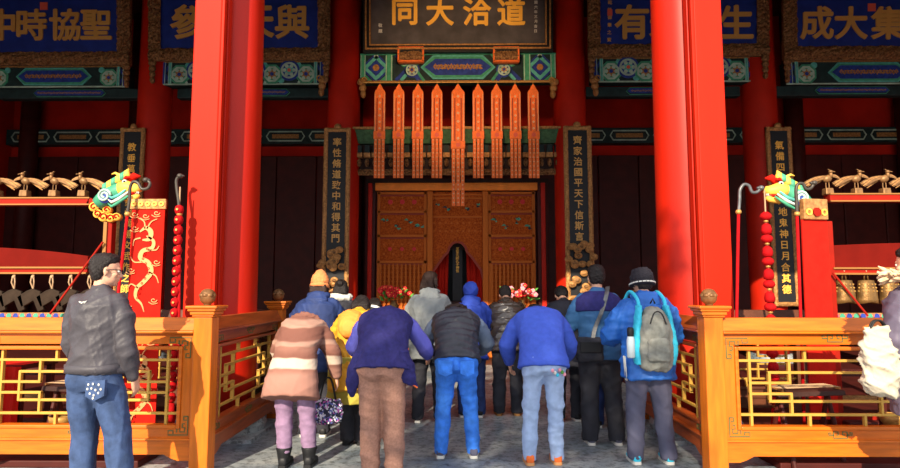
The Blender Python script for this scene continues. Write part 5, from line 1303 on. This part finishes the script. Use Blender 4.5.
# --- grey hoodie
P = make_person('standing person in light grey hooded coat and dark trousers', *GX(429, 422), H=1.70, lean=.20, turn=math.radians(35), nod=.12, bulk=1.12, trouser='c_dark', jacket='c_hoodie', hood='c_hoodie', hem=-.20, flare=1.05, jr=.045, arms=ARMS_FRONT, seed=71, hair='hair_brown', hair_style='bob', foldamp=.008, shoe='c_dark', legs=((-.13, 0), (.12, .05)))

# --- black quilted vest, bright jeans
P = make_person('bowing person in black quilted waistcoat, grey-blue sleeves and bright blue jeans', *GX(456.5, 457), H=1.62, lean=.75, nod=.95, bulk=1.14, trouser='c_denim_bright', jacket='c_puffer_black', sleeve='c_grey_blue', hem=-.02, jr=.038, quilt=.012, qp=.062, foldamp=.010, legs=((-.145, 0), (.155, 0)), legw=.98, hair='hair_brown',
    arms=(((-.14, .07, -.24), (.06, .20, -.10)), ((.14, .07, -.24), (-.06, .20, -.10))), seed=81, collar=True, shoe='c_slate')
b = MB()
for i in range(22):
    a = PI * 2 * i / 22; b.ell(P.sp[3] + P.dr3 * .03 + V3(math.cos(a) * .085, 0, 0) + P.fr3 * math.sin(a) * .07, (.034, .03, .03), n=8, k=6)
P.child('fur_collar', organic(b, .010, 1, folds(.010, 3, 6), 'hair_brown'))
for s in (-1, 1):       # back pockets
    b = MB(); c = P.sp[0] + V3(s * .095, -.185 * P.k, -.03); b.rings([[c + V3(x, dy + abs(x) * .15, z - .12 * 0) for x, z in ((-.062, .06), (.062, .06), (.06, -.05), (0, -.075), (-.06, -.05))] for dy in (-.004, .03)], 'c_denim_bright'); P.child('pocket', b, False)

# --- royal blue hooded
P = make_person('person in royal blue hooded jacket, in front of the bright blue jeans', X_(471, 7.3), 7.3, H=1.60, lean=.35, nod=.2, bulk=1.0, trouser='c_navy', jacket='c_royal', hood='c_royal', hem=-.2, jr=.045, arms=ARMS_PRAY, seed=91, hair_style='none')
b = MB(); b.ell(P.head + P.Rh @ V3(0, -.02, .03), (.098, .115, .118), n=20, k=14, rot=P.Rh); P.child('raised_hood', organic(b, .010, 2, folds(.008, 92, 2), 'c_royal'))

# --- brown shiny puffer
P = make_person('bowing person in shiny dark brown quilted coat and dark trousers', *GX(508, 415), H=1.62, lean=.45, nod=.45, bulk=1.10, trouser='c_dark', jacket='c_puffer_brown', hem=-.12, jr=.045, quilt=.014, qp=.085, arms=ARMS_PRAY, seed=101, legs=((-.11, 0), (.11, 0)), legw=1.12, shoe='c_dark', shoe_sole='gold_dull')

# --- blue sweater
P = make_person('bowing person in bright blue sweater, pale jeans and tan shoes', *GX(543, 464), H=1.66, lean=.80, nod=.95, bulk=1.12, trouser='c_denim_pale', jacket='c_sweater', hem=-.07, flare=1.05, jr=.035, foldamp=.006, legs=((-.115, 0), (.125, .02)), legw=.92, sleevew=1.12,
    arms=(((-.12, .02, -.25), (.03, .10, -.16)), ((.12, .05, -.24), (.0, .14, -.14))), seed=111, shoe='pendant_orange', shoe_sole='cloth_gold', collar=False)
for q, m in enumerate(('flower_pink', 'white_paint', 'c_pack_cyan', 'flower_pink', 'leaf_green', 'flower_pink')):
    b = MB(); b.ell(P.sp[0] + V3(.05 + q * .022, -.182 * P.k + q * .012, -.045 - (q % 3) * .02), (.014, .006, .016), m, 8, 6); P.child('pocket_embroidery', b)

# --- black coat, deep right
P = make_person('bowing person in black coat, ahead of the blue sweater', X_(566, 7.1), 7.1, H=1.66, lean=.60, nod=.35, bulk=1.05, trouser='c_dark', jacket='knit_b' if False else 'c_dark', hem=-.35, jr=.04, arms=ARMS_PRAY, seed=121)
P = make_person('person in navy trousers and white-soled shoes, ahead of the man with crossbody bag', *GX(607, 427), H=1.58, lean=.65, nod=.3, bulk=.98, trouser='c_navy', jacket='c_navy', hem=-.1, jr=.03, arms=ARMS_PRAY, seed=122)

# --- man with crossbody bag
x, y = GX(601, 444)
P = make_person('short-haired man in teal blue jacket with navy yoke and crossbody bag', x, y, H=1.72, lean=.05, nod=.10, turn=0, bulk=1.06, trouser='c_dark', jacket='c_teal_blue', hem=-.09, jr=.038, foldamp=.007, arms=(((-.10, .06, -.25), (.06, .22, -.02)), ((.09, .04, -.26), (-.04, .22, -.02))), legs=((-.10, .0), (.16, .0)), legw=1.15, seed=131, shoe='c_slate', quilt=.004, qp=.09)
k = P.k
b = MB(); a3 = P.a[2]; c3 = P.sp[3]
b.rings([ring(c3 - P.dr3 * u * k, V3(1, 0, 0), P.fr3, w * k, h * k, 26) for u, w, h in ((.19, .238, .176), (.15, .240, .176), (.10, .236, .168), (.055, .218, .148), (.02, .172, .115), (-.01, .11, .09))])
P.child('yoke', organic(b, .010, 2, None, 'c_navy_purple'))
ST = [c3 + V3(.10, -.02, .055), c3 + V3(.06, -.135, -.02), c3 + V3(.0, -.185, -.18), c3 + V3(-.07, -.19, -.34), c3 + V3(-.10, -.21, -.44)]
tb_ = empty('shoulder_bag', P.o.location, label='black shoulder bag on a dark strap hanging at the left hip', cat='bag')
b = MB(); sm = S([tuple(v) for v in ST], 5); b.rings([[Vector(v) + V3(-.02, -.004, 0), Vector(v) + V3(.02, -.008, .008), Vector(v) + V3(.02, .004, .008), Vector(v) + V3(-.02, .008, 0)] for v in sm], 'knit' if False else 'iron_grey'); b.build('strap', tb_)
b = MB(); c = c3 + V3(-.13, -.19, -.54); b.rings([ring(c + V3(0, 0, z), V3(1, 0, 0), V3(0, 1, 0), w, d, 18, 3.5) for z, w, d in ((-.12, .12, .045), (-.09, .135, .055), (.07, .135, .05), (.11, .12, .03))]); obj('bag_body', organic(b, .010, 2, folds(.006, 132, 2), 'c_dark'), tb_)
b = MB(); b.box(tuple(c + V3(0, -.06, .02)), (.2, .012, .10), 'black'); b.build('flap', tb_, bevel=.004)

# --- hat man with backpack
x, y = GX(650, 463)
P = make_person('man in blue padded jacket and black knit hat with a white band', x, y, H=1.66, lean=.10, nod=.12, turn=math.radians(-14), bulk=1.08, trouser='c_slate', jacket='c_blue_jacket', hood='c_blue_jacket', hem=-.15, jr=.055, quilt=.008, qp=.085, foldamp=.020, arms=(((-.12, .05, -.24), (.04, .20, -.06)), ((.10, .05, -.24), (-.04, .20, -.06))), legs=((-.125, 0), (.16, .0)), legw=1.08, seed=141, shoe='c_pack_cyan', sleevew=1.15)
hat(P, 'c_knit_black', .0, band='white_paint', wide=1.04)
hatP = P
bp = empty('backpack', (x, y, 0), label='grey backpack with bright cyan sides worn over the blue padded jacket', cat='backpack')
cb = P.sp[1] + V3(.0, -.225, .105)
b = MB(); b.rings([ring(cb + V3(0, yo, z), V3(1, 0, 0), V3(0, 1, 0), w, d, 20, 2.8) for z, w, d, yo in ((-.33, .09, .06, 0), (-.30, .135, .085, 0), (-.18, .148, .10, -.01), (.0, .14, .10, -.01), (.10, .115, .085, 0), (.17, .085, .06, .015), (.205, .055, .035, .03))]); obj('pack_body', organic(b, .009, 2, folds(.010, 143, 1.6), 'c_pack_grey'), bp)
for s in (-1, 1):
    b = MB(); b.rings([ring(cb + V3(s * xx, yy, z), V3(1, 0, 0), V3(0, 1, 0), w, .06, 12) for z, w, xx, yy in ((-.28, .035, .135, .02), (-.16, .045, .155, .02), (.0, .035, .145, .02), (.14, .028, .125, .03), (.22, .02, .115, .04))]); obj('side_panel', organic(b, .009, 2, folds(.005, 144, 2), 'c_pack_cyan'), bp)
    b = MB(); b.tube(S([tuple(cb + V3(s * .11, .04, .16)), tuple(cb + V3(s * .115, .08, .27)), tuple(P.sp[3] + V3(s * .12, .03, .06)), tuple(P.sp[3] + V3(s * .15, .13, -.05))], 5), .016, 'c_pack_cyan', 8); b.build('strap', bp, smooth=True)
b = MB(); b.tube(S([tuple(cb + V3(.07 * math.cos(a), -.105 + .01 * math.sin(a), .02 + .15 * math.sin(a))) for a in (.3, 1, 1.57, 2.1, 2.8)], 4), .006, 'black', 6); b.build('zip', bp, smooth=True)
b = MB(); b.rings([ring(cb + V3(0, -.10, z), V3(1, 0, 0), V3(0, 1, 0), w, .03, 16) for z, w in ((-.24, .09), (-.2, .10), (-.08, .095), (-.05, .08))]); obj('front_pocket', organic(b, .009, 2, folds(.006, 145, 2), 'c_pack_grey'), bp)
b = MB(); b.tube([tuple(cb + V3(-.02, .03, .235)), tuple(cb + V3(0, .02, .275)), tuple(cb + V3(.02, .03, .235))], .008, 'black', 6); b.build('carry_loop', bp, smooth=True)
bt = empty('water_bottle', (x + cb.x - .21, y + cb.y - .02, cb.z - .10), label='clear water bottle with black cap in the backpack side pocket', cat='bottle')
b = MB(); b.lathe([(.028, -.12), (.034, -.11), (.034, .03), (.026, .06), (.02, .07)], (0, 0, 0), 'bottle_clear', 18); b.build('bottle_body', bt, smooth=True)
b = MB(); b.lathe([(.027, .06), (.029, .065), (.029, .12), (.02, .135), (.004, .137)], (0, 0, 0), 'black', 18); b.build('cap', bt, smooth=True)
for s in (-1, 1):
    b = MB(); b.tube([P.sp[0] + V3(-.21 , -.07 + s * .02, -.16), P.sp[0] + V3(-.225, -.08 + s * .02, .05)], .006, 'white_paint', 6); P.child('reflective_stripe', b)

# --- parka at the right edge
x, y = GX(929, 505)
P = make_person('person in dark mauve parka with pale fur hood, cut by the right photo edge', X_(920, 4.35), 4.35, H=1.78, lean=.05, yaw=math.radians(25), bulk=1.12, trouser='c_dark', jacket='c_parka', hem=-.30, flare=1.08, jr=.055, arms=(((-.07, .0, -.27), (.06, .16, -.16)), ((.10, .05, -.25), (-.04, .20, -.06))), seed=151, hair='hair_black', hair_style='short', quilt=.006, qp=.10, sleevew=1.15)
b = MB(); r_ = random.Random(3); c = P.sp[3] + V3(-.07, -.06, .05)
for i in range(150):
    a = r_.uniform(0, 2 * PI); rr = .20; base = c + V3(math.cos(a) * rr, math.sin(a) * rr * .85, r_.uniform(-.01, .05)); tip = base + V3(math.cos(a) * r_.uniform(.05, .14), math.sin(a) * .06, r_.uniform(-.04, .06)); b.tube([base, base.lerp(tip, .6), tip], [.022, .014, .003], 'c_fur', 6)
b.tube([c + V3(math.cos(a * .4) * .18, math.sin(a * .4) * .15, .02) for a in range(17)], .04, 'c_fur', 10); P.child('fur_hood', b)
vb = at(880, 361, 4.25)
squashy_bag('shopping_bag', vb, (.25, .14, .47), 'c_white_bag', 'white crumpled bag held by the person in the fur-hooded parka', .06, seed=152, amp=.022)
